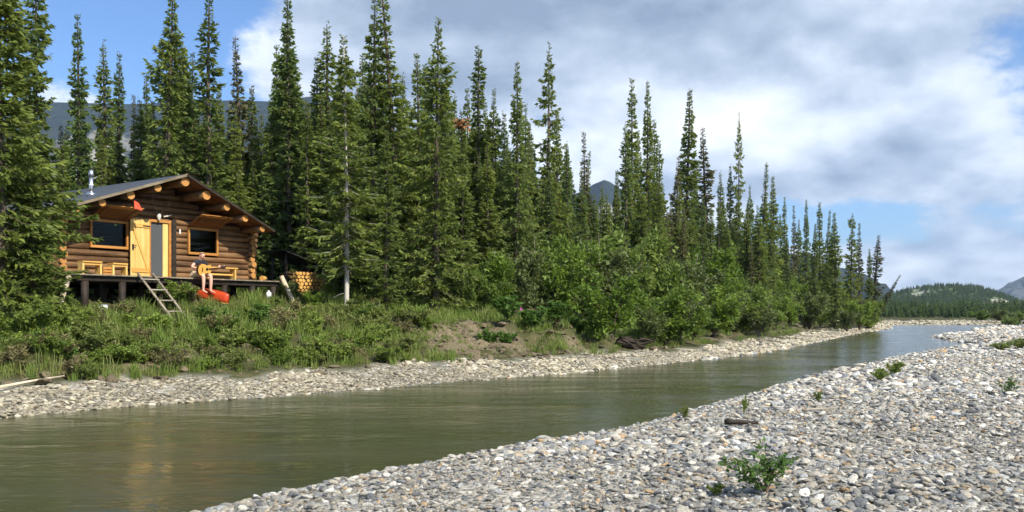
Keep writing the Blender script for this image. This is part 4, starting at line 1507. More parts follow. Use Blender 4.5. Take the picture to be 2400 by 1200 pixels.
# (tip column, tip row, bank distance d or None, depth Y or None, kind, width, label)
TL = [
    (10, -150, None, 21.5, 'big', .95, 'big dense spruce at the photo edge, in front of the cabin side wall', 0),
    (88, -75, None, 23.0, 'big', .78, 'tall spruce with gappy crown overhanging the near corner of the cabin roof', 1),
    (80, 345, None, 22.0, 'medium', 1.15, 'short full spruce hiding the near corner of the cabin', 0),
    (187, 28, None, 39, 'spire', 1.0, 'slim spruce behind the roof, just past the gappy spruce', None),
    (240, 92, None, 41, 'spire', 1.15, 'dark slim spruce rising straight behind the stovepipe', None),
    (272, 122, None, 43, 'spire', .9, 'thin spruce just right of the one behind the stovepipe', None),
    (308, 216, None, 47, 'thin', .9, 'small far spruce tip showing left of the broadest spruce behind the roof', None),
    (378, -60, None, 38, 'broad', .98, 'broadest spruce behind the cabin, its tip cut by the top edge', 0),
    (430, 110, None, 40, 'medium', 1.0, 'spruce forming the shoulder beside the broadest one above the ridge', None),
    (460, 120, None, 43, 'spire', 1.0, 'small pointed spruce between the two tallest trees above the ridge', None),
    (497, -20, None, 38.5, 'spire', 1.3, 'tall dense column spruce above the sloping roof edge', None),
    (571, 85, None, 43, 'thin', 1.1, 'very thin spire spruce in front of the bare mountain crest', None),
    (553, 240, None, 40, 'medium', .8, 'short bushy spruce at the foot of the thin spire', None),
    (633, 230, None, 39, 'medium', .9, 'rounded spruce left of the tall twin tops', None),
    (682, -8, None, 39, 'spire', 1.25, 'taller of the twin tops above the woodshed', None),
    (655, 100, None, 41, 'spire', 1.0, 'shorter of the twin tops above the woodshed', None),
    (758, 50, None, 38, 'spire', 1.35, 'dark narrow spruce with crooked tip right of the woodshed', None),
    (812, 78, None, 31.3, 'pale', 1.15, 'open spruce with bare pale trunk at the bank top', 0),
    (868, -12, None, 36, 'medium', 1.0, 'dark tall club-topped spruce behind the pale trunk', None),
    (915, -40, None, 37, 'spire', 1.3, 'tallest slim spruce beside the dark club-topped one', None),
    (905, 300, None, 32.5, 'broad', .85, 'low green spruce with grey trunk beside the pale trunked one', 1),
    (972, 118, None, 37, 'spire', 1.1, 'slim spruce between the tallest slim one and the great wide one', None),
    (1022, 38, None, 33.5, 'broad', 1.0, 'great wide spruce sweeping down to the bank top', 2),
    (1083, 256, 12.5, None, 'spire', 1.1, 'spruce with a rusty brown clump at its tip, mid bank', None),
    (1119, 110, 14.0, None, 'spire', 1.3, 'dark spruce just right of the rusty tipped one', None),
    (1158, 203, 12.8, None, 'medium', .9, 'shorter dark spruce leaning against the tall dark one', None),
    (1207, 138, 11.5, None, 'medium', .95, 'bright green slim spruce over the bushes at mid bank', None),
    (1245, 330, 13, None, 'spire', .9, 'low spruce filling the gap after the bright green slim one', None),
    (1288, 98, 12.8, None, 'open', .95, 'tall spruce with ragged gappy top standing clear against the cloud', 1),
    (1332, 335, 12, None, 'medium', .9, 'shoulder spruce at the foot of the ragged gappy one', None),
    (1361, 305, 16, None, 'thin', 1.1, 'left one of two thin spruces before the pale cliff', None),
    (1384, 347, 16, None, 'spire', .9, 'right one of two thin spruces before the pale cliff', None),
    (1440, 395, 17, None, 'spire', .9, 'short spruce just right of the pale cliff', None),
    (1474, 182, 14, None, 'spire', 1.1, 'thin tipped tall spruce, first of the close tall pair', None),
    (1464, 285, 13, None, 'spire', 1.1, 'lower spruce merged with the thin tipped tall one', None),
    (1515, 185, 13.2, None, 'medium', .85, 'dense tall spruce, second of the close tall pair', None),
    (1545, 330, 13.5, None, 'spire', 1.0, 'shoulder spruce on the downstream side of the close tall pair', None),
    (1577, 365, 14, None, 'thin', 1.2, 'dull short spruce with bare lower trunk after the tall pair', None),
    (1605, 207, 13.5, None, 'spire', 1.25, 'tall pointed spruce alone against the white cloud', None),
    (1664, 293, 14.5, None, 'thin', 1.5, 'scraggly half bare spruce in the downstream stand', None),
    (1690, 400, 14, None, 'spire', 1.0, 'low spruce beside the scraggly half bare one', None),
    (1711, 388, 14.5, None, 'spire', .95, 'narrow low spruce hugging the tall one downstream', None),
    (1732, 263, 13.5, None, 'open', .60, 'tall narrow spruce, last to stand well above its neighbours', 1),
    (1775, 380, 13, None, 'spire', 1.2, 'full dark spruce just downstream of the last one to stand well above', None),
    (1813, 410, 12.5, None, 'spire', 1.15, 'slim dark spruce upstream of the tight downstream pair', None),
    (1842, 460, 12, None, 'spire', .9, 'small slim spruce, first of a tight downstream pair', None),
    (1859, 480, 12, None, 'thin', 1.0, 'thin dull spruce, second of a tight downstream pair', None),
    (1888, 465, 10.5, None, 'medium', .8, 'full conical spruce near the downstream end', None),
    (1922, 475, 10, None, 'spire', 1.2, 'square topped spruce near the downstream end', None),
    (1935, 490, 9.5, None, 'spire', 1.0, 'spruce touching the square topped one', None),
    (1958, 495, None, 74, 'spire', 1.1, 'pointed spruce upstream of the bushy topped one', None),
    (1993, 497, None, 78, 'open', .85, 'bushy topped spruce near the end of the row', 0),
    (2016, 520, None, 80, 'thin', 1.0, 'thin straight spruce between the bushy topped and leaning ones', None),
    (2036, 582, None, 82, 'spire', .9, 'short spruce at the foot of the leaning one', None),
]
RUST = {1083}
for (px, py, d, Y, kind, wide, lab, var) in TL:
    x, y = at(px, d) if Y is None else atY(px, Y)
    H = CAMZ + (HOR - py) / FPX * y - gz(x, y)
    tree(kind, x, y, H, lab, 'spruces of the front stand', wide, var=var, rusty=px in RUST)
# the second line, whose tips show between those of the front stand
EX = [(62, 130), (214, 190), (338, 170), (408, 70), (446, 165), (520, 195), (592, 200), (612, 262), (668, 62), (705, 170), (725, 228), (742, 132), (785, 150), (832, 182), (850, 122), (888, 150), (938, 170), (955, 232),
      (995, 150), (1046, 162), (1062, 262), (1098, 202), (1137, 232), (1181, 262), (1226, 240), (1264, 282), (1311, 262), (1345, 402), (1412, 432), (1494, 302), (1532, 282), (1560, 422), (1626, 382), (1647, 422), (1756, 432),
      (1796, 462), (1829, 502), (1871, 512), (1906, 522), (1945, 540)]
EX += [(a + 15, b + 55 + (a * 7) % 40) for a, b in EX if 200 < a < 1330] + [(a - 16, max(b, 90) + 80 + (a * 3) % 50) for a, b in EX if 380 < a < 1330] + [(a - 13, b + 70 + (a * 5) % 40) for a, b in EX if a > 1330]
for i, (px, py) in enumerate(EX):
    x, y = atY(px, 41 + 5 * ((i * 7) % 5) / 4) if px < 700 else at(px, 15.5 + 1.2 * (i % 5))
    H = CAMZ + (HOR - py) / FPX * y - gz(x, y)
    fr_ = min(TL, key=lambda q_: abs(q_[0] - px))
    tree(['spire', 'spire', 'medium', 'spire', 'medium'][i % 5], x, y, H, 'second-line spruce whose tip shows just %s the %s' % ('left of' if px < fr_[0] else 'right of', ' '.join(fr_[6].split(',')[0].split()[:5])), 'spruces of the second line', random.uniform(.9, 1.1))
# the two that lean over the water at the end of the row
x, y = atY(2038, 84)
tree('thin', x, y, 9.3, 'dark spruce leaning out over the water near the row end', 'spruces of the front stand', 1.5, (R(9), 0))
x, y = atY(2040, 86)
tree('thin', x, y, 6.2, 'half fallen snag slanting over the water at the row end', 'spruces of the front stand', .9, (R(30), 0), name='leaning_snag')
# the wood behind: trees whose tips do not stand out
r = np.random.default_rng(21)
names = ['spire', 'medium', 'spire', 'broad', 'medium', 'thin']
placed = [(o.location.x, o.location.y) for o in COL.objects if o.name.startswith('spruce_tree')]
nfill = 0
seen = {}
for _ in range(9000):
    if nfill >= 235:
        break
    px = r.uniform(-120, 2040)
    Y = r.uniform(31, 62) if px < 1000 else r.uniform(33, 95)
    x, y = atY(px, Y)
    h, l, dd = ground(np.array([x]), np.array([y]))
    if not l[0] or dd[0] < (12.0 if px < 1500 else 9.0) or dd[0] > 34:
        continue
    lx, ly = (Matrix.Rotation(-CBR, 2) @ (Vector((x, y)) - Vector(CB0[:2])))
    if -4.6 < lx < 6.2 and -4 < ly < 8.0:
        continue
    if abs(px - 705) < 55 and Y < 40:
        continue
    if min((x - a) ** 2 + (y - b) ** 2 for a, b in placed) < 0.9 ** 2:
        continue
    # keep below the outline of the front stand
    lim = float(np.interp(px, [0, 200, 330, 480, 560, 600, 700, 900, 1050, 1300, 1350, 1450, 1550, 1650, 1800, 1900, 2040], [260, 330, 260, 250, 330, 330, 260, 230, 310, 380, 440, 470, 430, 460, 500, 540, 610]))
    tip = lim + r.uniform(-30, 100)
    H = CAMZ + (HOR - tip) / FPX * y - h[0]
    if H < 2.5:
        continue
    placed.append((x, y))
    nfill += 1
    fr_ = min(TL, key=lambda q_: abs(q_[0] - px))
    seen[fr_[0]] = seen.get(fr_[0], 0) + 1
    side = 'just left of' if px < fr_[0] - 6 else ('just right of' if px > fr_[0] + 6 else 'right behind')
    far = 'nearer' if Y < 42 else ('farther' if Y < 55 else 'farthest')
    short = ' '.join(fr_[6].split(',')[0].split()[:9])
    tree(names[int(r.integers(0, 6))], x, y, H, '%s lower spruce %s the %s' % (far, side, short), 'spruces massed behind the front stand', r.uniform(.85, 1.15))


# ------------------------------------------------------------------ bushes
def bush(seed, mat, n_stem=9, leaves=5200, lsize=(.045, .10), spread=.62, narrow=1.0, stemmat='twig', flat=0.5):
    """bush one metre high: (stems, foliage); leaves in clumps along branching stems"""
    r = np.random.default_rng(seed)
    bV, bF, off = [], [], 0
    tips = []
    for i in range(n_stem):
        a = i * 2.399 + r.normal(0, .3)
        e = r.uniform(0.15, 1.0) * spread
        hh = r.uniform(.62, 1.0) * (1.05 - .35 * e / spread)
        u = np.linspace(0, 1, 5)
        pts = np.stack([np.cos(a) * e * u ** 1.3, np.sin(a) * e * u ** 1.3, hh * u ** .9], -1) + r.normal(0, .015, (5, 3)) * u[:, None]
        v_, f_, _ = tube_arrays(pts, .012 * (1 - .8 * u) + .001, 4, False)
        bV.append(v_)
        bF.append(np.array(f_) + off)
        off += len(v_)
        for uu in r.uniform(.25, 1.0, 8):
            p = np.array([np.interp(uu, u, pts[:, k]) for k in range(3)])
            b = unit(r.normal(size=3) * np.array([1, 1, .6]) + np.array([math.cos(a) * .5, math.sin(a) * .5, .5]))
            L = r.uniform(.10, .28) * (1.2 - .5 * uu)
            q_ = np.stack([p, p + b * L * .55, p + b * L + np.array([0, 0, .02])])
            v_, f_, _ = tube_arrays(q_, [.004, .003, .001], 3, False)
            bV.append(v_)
            bF.append(np.array(f_) + off)
            off += len(v_)
            tips.append((p, b, L))
    n = leaves
    k = r.integers(0, len(tips), n)
    tp = np.array([t[0] for t in tips])[k]
    tb = np.array([t[1] for t in tips])[k]
    tl = np.array([t[2] for t in tips])[k]
    tt = np.clip(r.normal(.45, .22, len(tips)), 0, 1)[k]
    P = tp + tb * (tl * r.uniform(.1, 1.1, n))[:, None] + r.normal(0, .034, (n, 3))
    Dv = unit(tb * .5 + r.normal(size=(n, 3)) * np.array([1, 1, .7]))
    S = unit(np.cross(Dv, r.normal(0, .55, (n, 3)) + np.array([0, 0, 1.0])))
    L = r.uniform(*lsize, n)
    V, F = rhombs(P, Dv, S, L, L * .26 * narrow)
    V[:, 2] = np.maximum(V[:, 2], 0.01)
    T = np.clip(tt + r.normal(0, .15, n), 0, 1)
    return npmesh('stem', np.concatenate(bV), np.concatenate(bF), [M[stemmat]], True), npmesh('foliage', V, F, [M[mat]], False, {'tone': np.repeat(T, 4)})


WILLOW = [bush(40 + i, 'willow' if i not in (1, 3) else 'willow_dull', 12, 6500 if i != 3 else 4200, (.030, .075), .56, stemmat='pale_twig' if i == 3 else 'twig') for i in range(5)]
SHRUB = [bush(50 + i, 'shrub' if i < 4 else 'dry_shrub', 10, 3400 if i < 4 else 1500, (.05, .12), .75) for i in range(6)]
SPRIG = [bush(65 + i, 'sprig', 9, 650, (.06, .15), .78) for i in range(2)]
LUSH = [bush(60 + i, 'bright', 9, 2200, (.08, .17), .7) for i in range(2)]


def plant(name, var, x, y, hgt_, wide, label, cat, group=None, dz=-0.04):
    root = tag(empty(name, (x, y, gz(x, y) + dz), random.uniform(0, 6.28)), label, cat, group)
    root.scale = (hgt_ * wide, hgt_ * wide, hgt_)
    add('stem', var[0], root)
    add('foliage', var[1], root)
    return root


ORD = ['first', 'second', 'third', 'fourth', 'fifth', 'sixth', 'seventh', 'eighth', 'ninth', 'tenth', 'eleventh', 'twelfth', 'thirteenth', 'fourteenth', 'fifteenth', 'sixteenth',
       'seventeenth', 'eighteenth', 'nineteenth', 'twentieth', 'twenty-first', 'twenty-second', 'twenty-third', 'twenty-fourth', 'twenty-fifth', 'twenty-sixth']
r = np.random.default_rng(31)
front_px = [1425] + list(np.arange(1520, 1960, 37)) + [1985, 2015, 2042]
for i, px in enumerate(front_px):
    x, y = at(px + r.uniform(-8, 8), r.uniform(3.3, 4.6)) if px < 1950 else atY(px, {1985: 70, 2015: 76, 2042: 82}[px])
    hh = r.uniform(1.7, 3.6) if px < 1950 else r.uniform(2.4, 3.4)
    plant('willow_bush', WILLOW[i % 5], x, y, hh, r.uniform(.85, 1.15), '%s willow bush of the water-side row, counted downstream from the dark roots' % ORD[i], 'bush', 'willows of the water-side row')
second = list(np.arange(1010, 1960, 38))
for i, px in enumerate(second):
    x, y = at(px + r.uniform(-10, 10), r.uniform(7.6, 10.2))
    tip = float(np.interp(px, [1000, 1100, 1250, 1400, 1560, 1700, 1850, 1960], [655, 640, 590, 600, 575, 625, 650, 680])) + r.uniform(-45, 45)
    hh = CAMZ + (HOR - tip) / FPX * y - gz(x, y)
    plant('willow_bush', WILLOW[(i * 2 + 1) % 5], x, y, max(1.4, hh * 1.14), r.uniform(.55, .9), '%s tall willow of the row before the spruces, counted downstream from the great wide spruce' % ORD[i], 'bush', 'tall willows before the spruces')
for i in range(46):
    px = r.uniform(640, 1990)
    x, y = at(px, r.uniform(10.8, 15))
    tip = float(np.interp(px, [600, 800, 1000, 1250, 1560, 1850, 1990], [690, 680, 640, 580, 580, 650, 685])) + r.uniform(-25, 35)
    hh = CAMZ + (HOR - tip) / FPX * y - gz(x, y)
    plant('willow_bush', WILLOW[int(r.integers(0, 5))], x, y, max(.9, hh), r.uniform(.7, 1.0), '%s willow bush half hidden among the trunks by the %s' % ('low' if hh < 1.6 else ('middling' if hh < 2.6 else 'high'), ' '.join(min(TL, key=lambda q_: abs(q_[0] - px))[6].split(',')[0].split()[:5])), 'bush', 'bushes among the spruce trunks')

# shrubs and herbs on the bank below the cabin
MARKS = [(30, 'the photo edge'), (90, 'the big spruce'), (150, 'the near cabin corner'), (200, 'the near deck end'), (250, 'the wide window'), (310, 'the plank door'), (365, 'the ladder'), (425, 'the ladder foot'),
         (475, 'the guitar player'), (520, 'the red canoe'), (575, 'the far cabin corner'), (635, 'the leaning pole'), (690, 'the woodshed roof'), (735, 'the woodpile'), (790, 'the dark crooked spruce'), (840, 'the pale bare trunk'),
         (890, 'the grey trunk'), (940, 'the tallest slim spruce'), (1000, 'the great wide spruce'), (1050, 'the tan mound')]
ZN = [('shrubs on the bank below the cabin', 0, 620, 5.0, 11.0, 40, .40, .85), ('shrubs between the deck end and the mound', 620, 1010, 5.0, 11.5, 34, .5, 1.0), ('shrubs along the beach edge', 20, 980, 2.7, 4.8, 56, .30, .75)]
for (grp, a, b, d0, d1, n, h0, h1) in ZN:
    for i in range(n):
        px = a + (b - a) * (i + r.random()) / n
        dd_ = r.uniform(d0, d1)
        x, y = at(px, dd_)
        lp = Matrix.Rotation(-CBR, 2) @ (Vector((x, y)) - Vector(CB0[:2]))
        if -3.2 < lp.x < 4.6 and lp.y > -1.6:
            continue
        if -1.6 < lp.x < -0.2 and lp.y > -4.2:
            continue
        if 0.9 < lp.x < 2.6 and lp.y > -3.6:
            continue
        hh = r.uniform(h0, h1)
        mk = min(MARKS, key=lambda q_: abs(q_[0] - px))[1]
        szw = 'small' if hh < .5 else ('knee-high' if hh < .7 else 'tall')
        pos = 'over the beach edge' if dd_ < 5 else ('low on the bank' if dd_ < 7 else ('midway up the bank' if dd_ < 9 else 'near the bank top'))
        plant('shrub', SHRUB[int(r.integers(0, 6))], x, y, hh, r.uniform(.9, 1.3), '%s leafy shrub %s, straight below %s' % (szw, pos, mk), 'shrub', grp)
LU = [(95, 4.1, .55, 'bright green leafy clump at the beach edge by the photo edge'), (150, 3.8, .40, 'bright green leafy clump nearest the driftwood pole'),
      (480, 8.2, .60, 'bright green leafy clump just downstream of the ladder foot'), (530, 8.0, .55, 'bright green leafy clump below the red canoe'),
      (615, 8.0, .70, 'bright green upright clump on the bank below the leaning pole'), (1145, 4.3, .58, 'bright green herb clump on the upstream half of the tan mound'),
      (1190, 4.7, .85, 'tallest bright green herb clump on the tan mound'), (1250, 4.8, .85, 'bright green herb clump beside the pink flowers'),
      (1305, 4.7, .8, 'bright green herb clump at the downstream end of the tan mound'), (1185, 3.7, .5, 'small bright green clump at the foot of the tan mound'), (1350, 5.0, .75, 'last bright green clump before the dark roots')]
for i, (px, d, hh, lab) in enumerate(LU):
    x, y = at(px, d)
    plant('leafy_clump', LUSH[i % 2], x, y, hh, 1.15, lab, 'plant', 'bright green clumps on the cabin side bank')
# big shrubs at the left edge under the big spruce
for i, (px, Y, hh, lab) in enumerate(((40, 20.4, 1.15, 'dark leafy bush at the photo edge below the big spruce'), (120, 21.4, 1.0, 'leafy bush under the near cabin corner'), (175, 22.6, .75, 'small leafy bush by the near end of the deck'),
                                      (70, 23.0, 1.25, 'tall leafy bush beside the trunk of the big spruce'))):
    x, y = atY(px, Y)
    plant('leafy_bush', SHRUB[i % 4], x, y, hh, 1.1, lab, 'bush')

# clods and stones crumbling from the cut bank
x, y = jitter_grid(-14, 8, 16, 36, .16)
h, l, d = ground(x, y)
s_ = x * .653 + y * .757
wm = np.maximum(smooth(17.5, 19.5, s_) * (1 - smooth(21.3, 23.3, s_)), .35)
keep = l & (d > 2.0) & (d < 6.2) & (rng.random(len(x)) < .55 * wm)
x, y, h = x[keep], y[keep], h[keep]
CLOD = [stone_mesh(150 + i, simple('earth_clod', (0.135, 0.108, 0.066), .95, var=.45, scale=5)) for i in range(3)]
P, ROT, SCL = stones_on(x, y, h - .03, .02, .055, .16, .55)
tag(scatter('earth_clods', CLOD, P, ROT, SCL), 'crumbled earth clods below the cut bank', 'earth', kind='stuff')

for i, (lx_, ly_, hh, lab) in enumerate(((-2.75, -2.1, .8, 'leafy shrub against the near front corner of the deck'), (-1.9, -2.5, .6, 'leafy shrub just below the pale bucket'), (3.3, -2.2, .6, 'leafy shrub in front of the deck end with the jug'))):
    p = cab(lx_, ly_)
    plant('shrub', SHRUB[i], p.x, p.y, hh, 1.2, lab, 'shrub', 'shrubs close to the deck')

# fireweed with pink heads on the mound
x, y = at(1232, 6.0)
fw_ = tag(empty('fireweed', (x, y, gz(x, y) - .03)), 'pink flowering fireweed on top of the tan mound', 'plant')
rr = np.random.default_rng(3)
for k in range(7):
    ox, oy = rr.normal(0, .22, 2)
    hh = rr.uniform(.45, .7)
    tube('stem', [(ox, oy, 0), (ox * 1.1, oy * 1.1, hh)], .008, M['twig'], fw_, 5)
    n = 26
    P = np.stack([ox * 1.1 + rr.normal(0, .03, n), oy * 1.1 + rr.normal(0, .03, n), hh + rr.uniform(-.12, .06, n)], -1)
    Dv = unit(rr.normal(size=(n, 3)))
    V, F = rhombs(P, Dv, unit(np.cross(Dv, rr.normal(size=(n, 3)))), rr.uniform(.04, .07, n), rr.uniform(.015, .025, n))
    add('flower_head', npmesh('flower_head', V, F, [M['pink']]), fw_)

# plants on the gravel bar
for i, (px, py, hh, wd, kind, lab) in enumerate(((1795, 1158, .37, 1.2, 'l', 'green leafy seedling clump in the middle of the gravel bar'), (2365, 925, .30, .9, 'l', 'small green plant far along the gravel bar by the photo edge'),
                                                 (1680, 1160, .10, 1.1, 's', 'tiny grey green sprout beside the leafy clump'), (1746, 968, .26, .35, 's', 'thin upright sprout near the water and the dark driftwood'),
                                                 (1918, 942, .22, .5, 's', 'thin yellowish sprout past the dark driftwood'), (2062, 892, .30, .9, 's', 'low weedy plant on the bar edge by the water'),
                                                 (2100, 880, .34, .9, 's', 'yellowish weedy plant on the bar edge, farther downstream'), (1605, 978, .18, .6, 's', 'small sprout at the waterline of the gravel bar'),
                                                 (2350, 822, .4, 1.5, 's', 'low green weeds far along the bar'), (2390, 818, .45, 1.4, 's', 'low green weeds at the photo edge far along the bar'))):
    Y = FPX * (CAMZ - 0.36) / (py - HOR)
    x, y = atY(px, Y)
    for _ in range(4):
        Y = FPX * (CAMZ - gz(x, y)) / (py - HOR)
        x, y = atY(px, Y)
    plant('gravel_plant', SPRIG[i % 2] if kind == 'l' else SHRUB[i % 4], x, y, hh * 1.1, wd, lab, 'plant', 'plants growing on the gravel bar', dz=0.0)

# ------------------------------------------------------------------ grass
def tuft(seed, n, h0, h1, spread, w=.009):
    r = np.random.default_rng(seed)
    V, F, T = [], [], []
    for i in range(n):
        a = r.uniform(0, 6.28)
        b = np.array([r.normal(0, spread * .4), r.normal(0, spread * .4), 0])
        hh = r.uniform(h0, h1)
        o = np.array([math.cos(a), math.sin(a), 0]) * hh * r.uniform(.1, .6)
        s = np.array([-math.sin(a), math.cos(a), 0]) * w
        k = len(V)
        V += [b - s, b + s, b + o * .35 + np.array([0, 0, hh * .6]) + s * .8, b + o * .35 + np.array([0, 0, hh * .6]) - s * .8, b + o + np.array([0, 0, hh])]
        F += [(k, k + 1, k + 2), (k, k + 2, k + 3), (k + 3, k + 2, k + 4)]
        T += [np.clip(r.normal(.5, .25), 0, 1)] * 5
    return npmesh('tuft', V, F, [M['grass']], False, {'tone': T})


TUFT = [tuft(70 + i, 30, .18, .48, .26) for i in range(5)]
x, y = jitter_grid(-24, 34, 12, 62, .21)
keep = (x > -.70 * y) & (x < .62 * y)
x, y = x[keep], y[keep]
h, l, d = ground(x, y)
s_ = x * .653 + y * .757
dens = np.where(d < 2.4, 0.0, np.where(d < 5.0, .6, 1.0)) * np.where(d > 16, .55, 1)
dens *= np.clip(.75 + .9 * nA(x * .7, y * .7), .12, 1)
mound = smooth(17.5, 19.5, s_) * (1 - smooth(21.3, 23.3, s_)) * (1 - smooth(5.5, 8.5, d))
dens *= 1 - .12 * mound
dens *= 1 - .8 * smooth(25, 28, s_) * (1 - smooth(4, 6, d))
lx = (x - CB0[0]) * math.cos(CBR) + (y - CB0[1]) * math.sin(CBR)
ly = -(x - CB0[0]) * math.sin(CBR) + (y - CB0[1]) * math.cos(CBR)
dens = np.where((lx > -3.1) & (lx < 4.4) & (ly > -1.1) & (ly < 6.3), 0, dens)
dens = np.where((d > 30), 0, dens)
keep = l & (rng.random(len(x)) < dens)
x, y, h, d = x[keep], y[keep], h[keep], d[keep]
n = len(x)
sc_ = rng.uniform(.6, 1.35, n) * np.where(d < 5, .7, 1) * (1 - .55 * mound[keep]) * np.where((lx[keep] > -4) & (lx[keep] < 5) & (ly[keep] > -2.3) & (ly[keep] < 0), .6, 1)
grs = scatter('grass', TUFT, np.stack([x, y, h - .02], -1), np.stack([rng.normal(0, .12, n), rng.normal(0, .12, n), rng.uniform(0, 6.28, n)], -1), np.stack([sc_, sc_, sc_ * rng.uniform(.7, 1.2, n)], -1))
tag(grs, 'green and yellow grass covering the bank and cabin terrace', 'grass', kind='stuff')

# ------------------------------------------------------------------ driftwood, roots
def on_bar(px, py):
    x, y = atY(px, FPX * (CAMZ - .3) / (py - HOR))
    for _ in range(5):
        x, y = atY(px, FPX * (CAMZ - gz(x, y)) / (py - HOR))
    return x, y


def driftwood(px0, py0, px1, py1, r0, r1, label, mat):
    a, b = on_bar(px0, py0), on_bar(px1, py1)
    pa, pb = Vector((*a, gz(*a) + r0 * 1.2)), Vector((*b, gz(*b) + r1 * 1.2))
    pts = []
    rr = random.Random(int(px0))
    for i in range(6):
        q_ = pa.lerp(pb, i / 5) - pa
        pts.append((q_.x + rr.uniform(-.4, .4) * r0, q_.y + rr.uniform(-.4, .4) * r0, q_.z + rr.uniform(0, .5) * r0))
    o = tube('driftwood', pts, np.linspace(r0, r1, 6), mat, None, 8, None, loc=tuple(pa))
    return tag(o, label, 'driftwood')


driftwood(1700, 1000, 1775, 996, .040, .022, 'dark brown driftwood stick lying near the water on the gravel bar', M['dark_wood'])
a, b = at(-12, 1.9), at(150, 2.5)
pole('driftwood', (a[0], a[1], gz(*a) + .10), (b[0], b[1], gz(*b) + .07), .03, .02, 'long pale driftwood pole lying on the beach by the photo edge', 'driftwood', M['pale_wood'])
driftwood(1880, 965, 1960, 958, .018, .010, 'thin weathered stick lying past the dark driftwood on the bar', M['grey_wood_x'])
driftwood(2200, 1150, 2330, 1128, .012, .008, 'thin grey twig lying on the near cobbles', M['grey_wood_x'])

x, y = at(1480, 2.9)
rt_ = tag(empty('root_mass', (x, y, gz(x, y))), 'dark tangled roots and toppled turf at the edge of the beach', 'roots')
rt_.scale = (.78, .78, .72)
rr = np.random.default_rng(9)
along = Vector((.653, .757, 0))
for k in range(16):
    t0 = rr.uniform(-1.2, .5)
    p0 = along * t0 + Vector((rr.normal(0, .15), rr.normal(0, .15), .75 - .45 * (t0 + 1.2) / 1.7 + rr.normal(0, .1)))
    pts = [p0]
    dv = (along * rr.uniform(.3, 1) + Vector((.757, -.653, 0)) * rr.uniform(-.1, .5) + Vector((0, 0, rr.uniform(-.5, .05)))).normalized()
    for s in range(4):
        dv = (dv + Vector(rr.normal(0, .25, 3)) + Vector((0, 0, -.08))).normalized()
        q_ = pts[-1] + dv * rr.uniform(.18, .34)
        q_.z = max(q_.z, -.05)
        pts.append(q_)
    tube('root', [tuple(p) for p in pts], np.linspace(rr.uniform(.05, .10), .012, 5), M['dark_wood'], rt_, 6)
bm = bmesh.new()
bmesh.ops.create_icosphere(bm, subdivisions=3, radius=1.0)
for v in bm.verts:
    f = 1 + .25 * math.sin(4 * v.co.x + 1) * math.sin(5 * v.co.y) + .15 * math.sin(9 * v.co.z + 3 * v.co.x)
    v.co = Vector((v.co.x * 1.1 * f, v.co.y * .42 * f, v.co.z * .36 * f))
bm_obj('turf', bm, simple('dark_turf', (.035, .026, .018), .95, var=.4, scale=7, bump=.06), rt_, loc=(-.1, -.1, .30), rot=(0, R(14), R(49)))

# ------------------------------------------------------------------ far woods
def low_spruce(seed, tall=1.0):
    r = np.random.default_rng(seed)
    P, Dv, S, L, W, T = [], [], [], [], [], []
    n = 150
    z = r.uniform(.05, .98, n)
    a = r.uniform(0, 6.28, n)
    rad = .20 * (1 - z) ** .8
    out_ = np.stack([np.cos(a), np.sin(a), np.full(n, -.45)], -1)
    P = np.stack([np.cos(a) * rad * .2, np.sin(a) * rad * .2, z], -1)
    S = unit(np.cross(out_, np.array([0, 0, 1.0]) + r.normal(0, .4, (n, 3))))
    V, F = rhombs(P, unit(out_), S, rad + .03, rad * .32 + .018)
    return npmesh('far_spruce', V, F, [M['far_tree']], False, {'tone': np.repeat(np.clip(r.normal(.5, .2, n), 0, 1), 4)})


LOW = [low_spruce(80 + i) for i in range(4)]
r = np.random.default_rng(77)
P, SCs = [], []
for _ in range(2600):
    px = r.uniform(1980, 2700)
    Y = r.uniform(165, 330) ** 1.0
    x, y = atY(px, Y)
    P.append((x, y, 0))
    hh = r.uniform(1.1, 2.5) * Y / 165 * (1.0 if r.random() > .06 else 1.3)
    SCs.append((hh * 1.0, hh * 1.0, hh))
P = np.array(P)
P[:, 2] = ground(P[:, 0], P[:, 1])[0] - .2
n = len(P)
fw2 = scatter('far_forest', LOW, P, np.stack([np.zeros(n), np.zeros(n), r.uniform(0, 6.28, n)], -1), np.array(SCs))
tag(fw2, 'far dark spruce wood beyond the river bend', 'forest', kind='stuff')
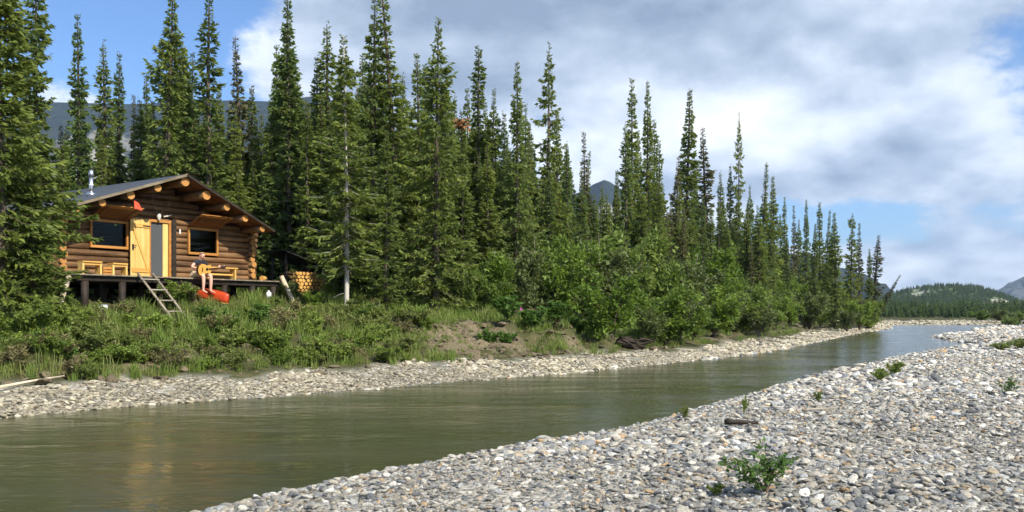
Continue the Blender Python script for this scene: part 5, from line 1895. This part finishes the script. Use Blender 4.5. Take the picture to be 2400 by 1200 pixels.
# willows along the far beach
hillo = bpy.data.objects['hill']
hv = np.array([v.co for v in hillo.data.vertices])
hr_ = np.array([a.value for a in hillo.data.attributes['rock'].data])
nv = 41
pts = []
ncol = len(hv) // nv
for _ in range(5200):
    i, j = r.integers(0, ncol - 1), r.integers(2, 24)
    f, g_ = r.random(2)
    k = i * nv + j
    if max(hr_[k], hr_[k + nv], hr_[k + 1]) > .55:
        continue
    p = hv[k] * (1 - f) * (1 - g_) + hv[k + nv] * f * (1 - g_) + hv[k + 1] * (1 - f) * g_ + hv[k + nv + 1] * f * g_
    pts.append(p)
P = np.array(pts)
n = len(P)
hh = r.uniform(2.2, 4.8, n)
LOWH = []
for q_ in LOW:
    q2 = q_.copy()
    q2.materials[0] = M['hill_tree']
    LOWH.append(q2)
hw = scatter('hillside_forest', LOWH, P - np.array([0, 0, .3]), np.stack([np.zeros(n), np.zeros(n), r.uniform(0, 6.28, n)], -1), np.stack([hh * 1.3, hh * 1.3, hh], -1))
tag(hw, 'spruces covering the rounded hill beyond the bend', 'forest', kind='stuff')
for i, (px, Y, hh, lab) in enumerate(((2388, 110, 3.2, 'bright green bush at the photo edge beyond the bar'), (2350, 122, 2.2, 'low green bush on the far bar before the dark wood'), (2300, 140, 2.0, 'low bush at the far beach end below the hill'))):
    x, y = atY(px, Y)
    plant('far_bush', WILLOW[i], x, y, hh, 1.5, lab, 'bush')

# ------------------------------------------------------------------ air
hz = bpy.data.meshes.new('haze')
bm = bmesh.new()
bmesh.ops.create_cube(bm, size=1.0)
for v in bm.verts:
    v.co = Vector((v.co.x * 9000, 2200 + v.co.y * 5400, -4 + (v.co.z + .5) * 460))
bm.to_mesh(hz)
bm.free()
m, gr = material('valley_air')
pv = gr.n('ShaderNodeVolumePrincipled', {'Color': (0.48, 0.68, 1.0, 1), 'Density': 0.00011, 'Anisotropy': 0.2})
gr.n('ShaderNodeOutputMaterial', {1: pv.outputs[0]})
hz.materials.append(m)
tag(add('haze', hz), 'thin blue haze filling the valley', 'haze', kind='stuff')
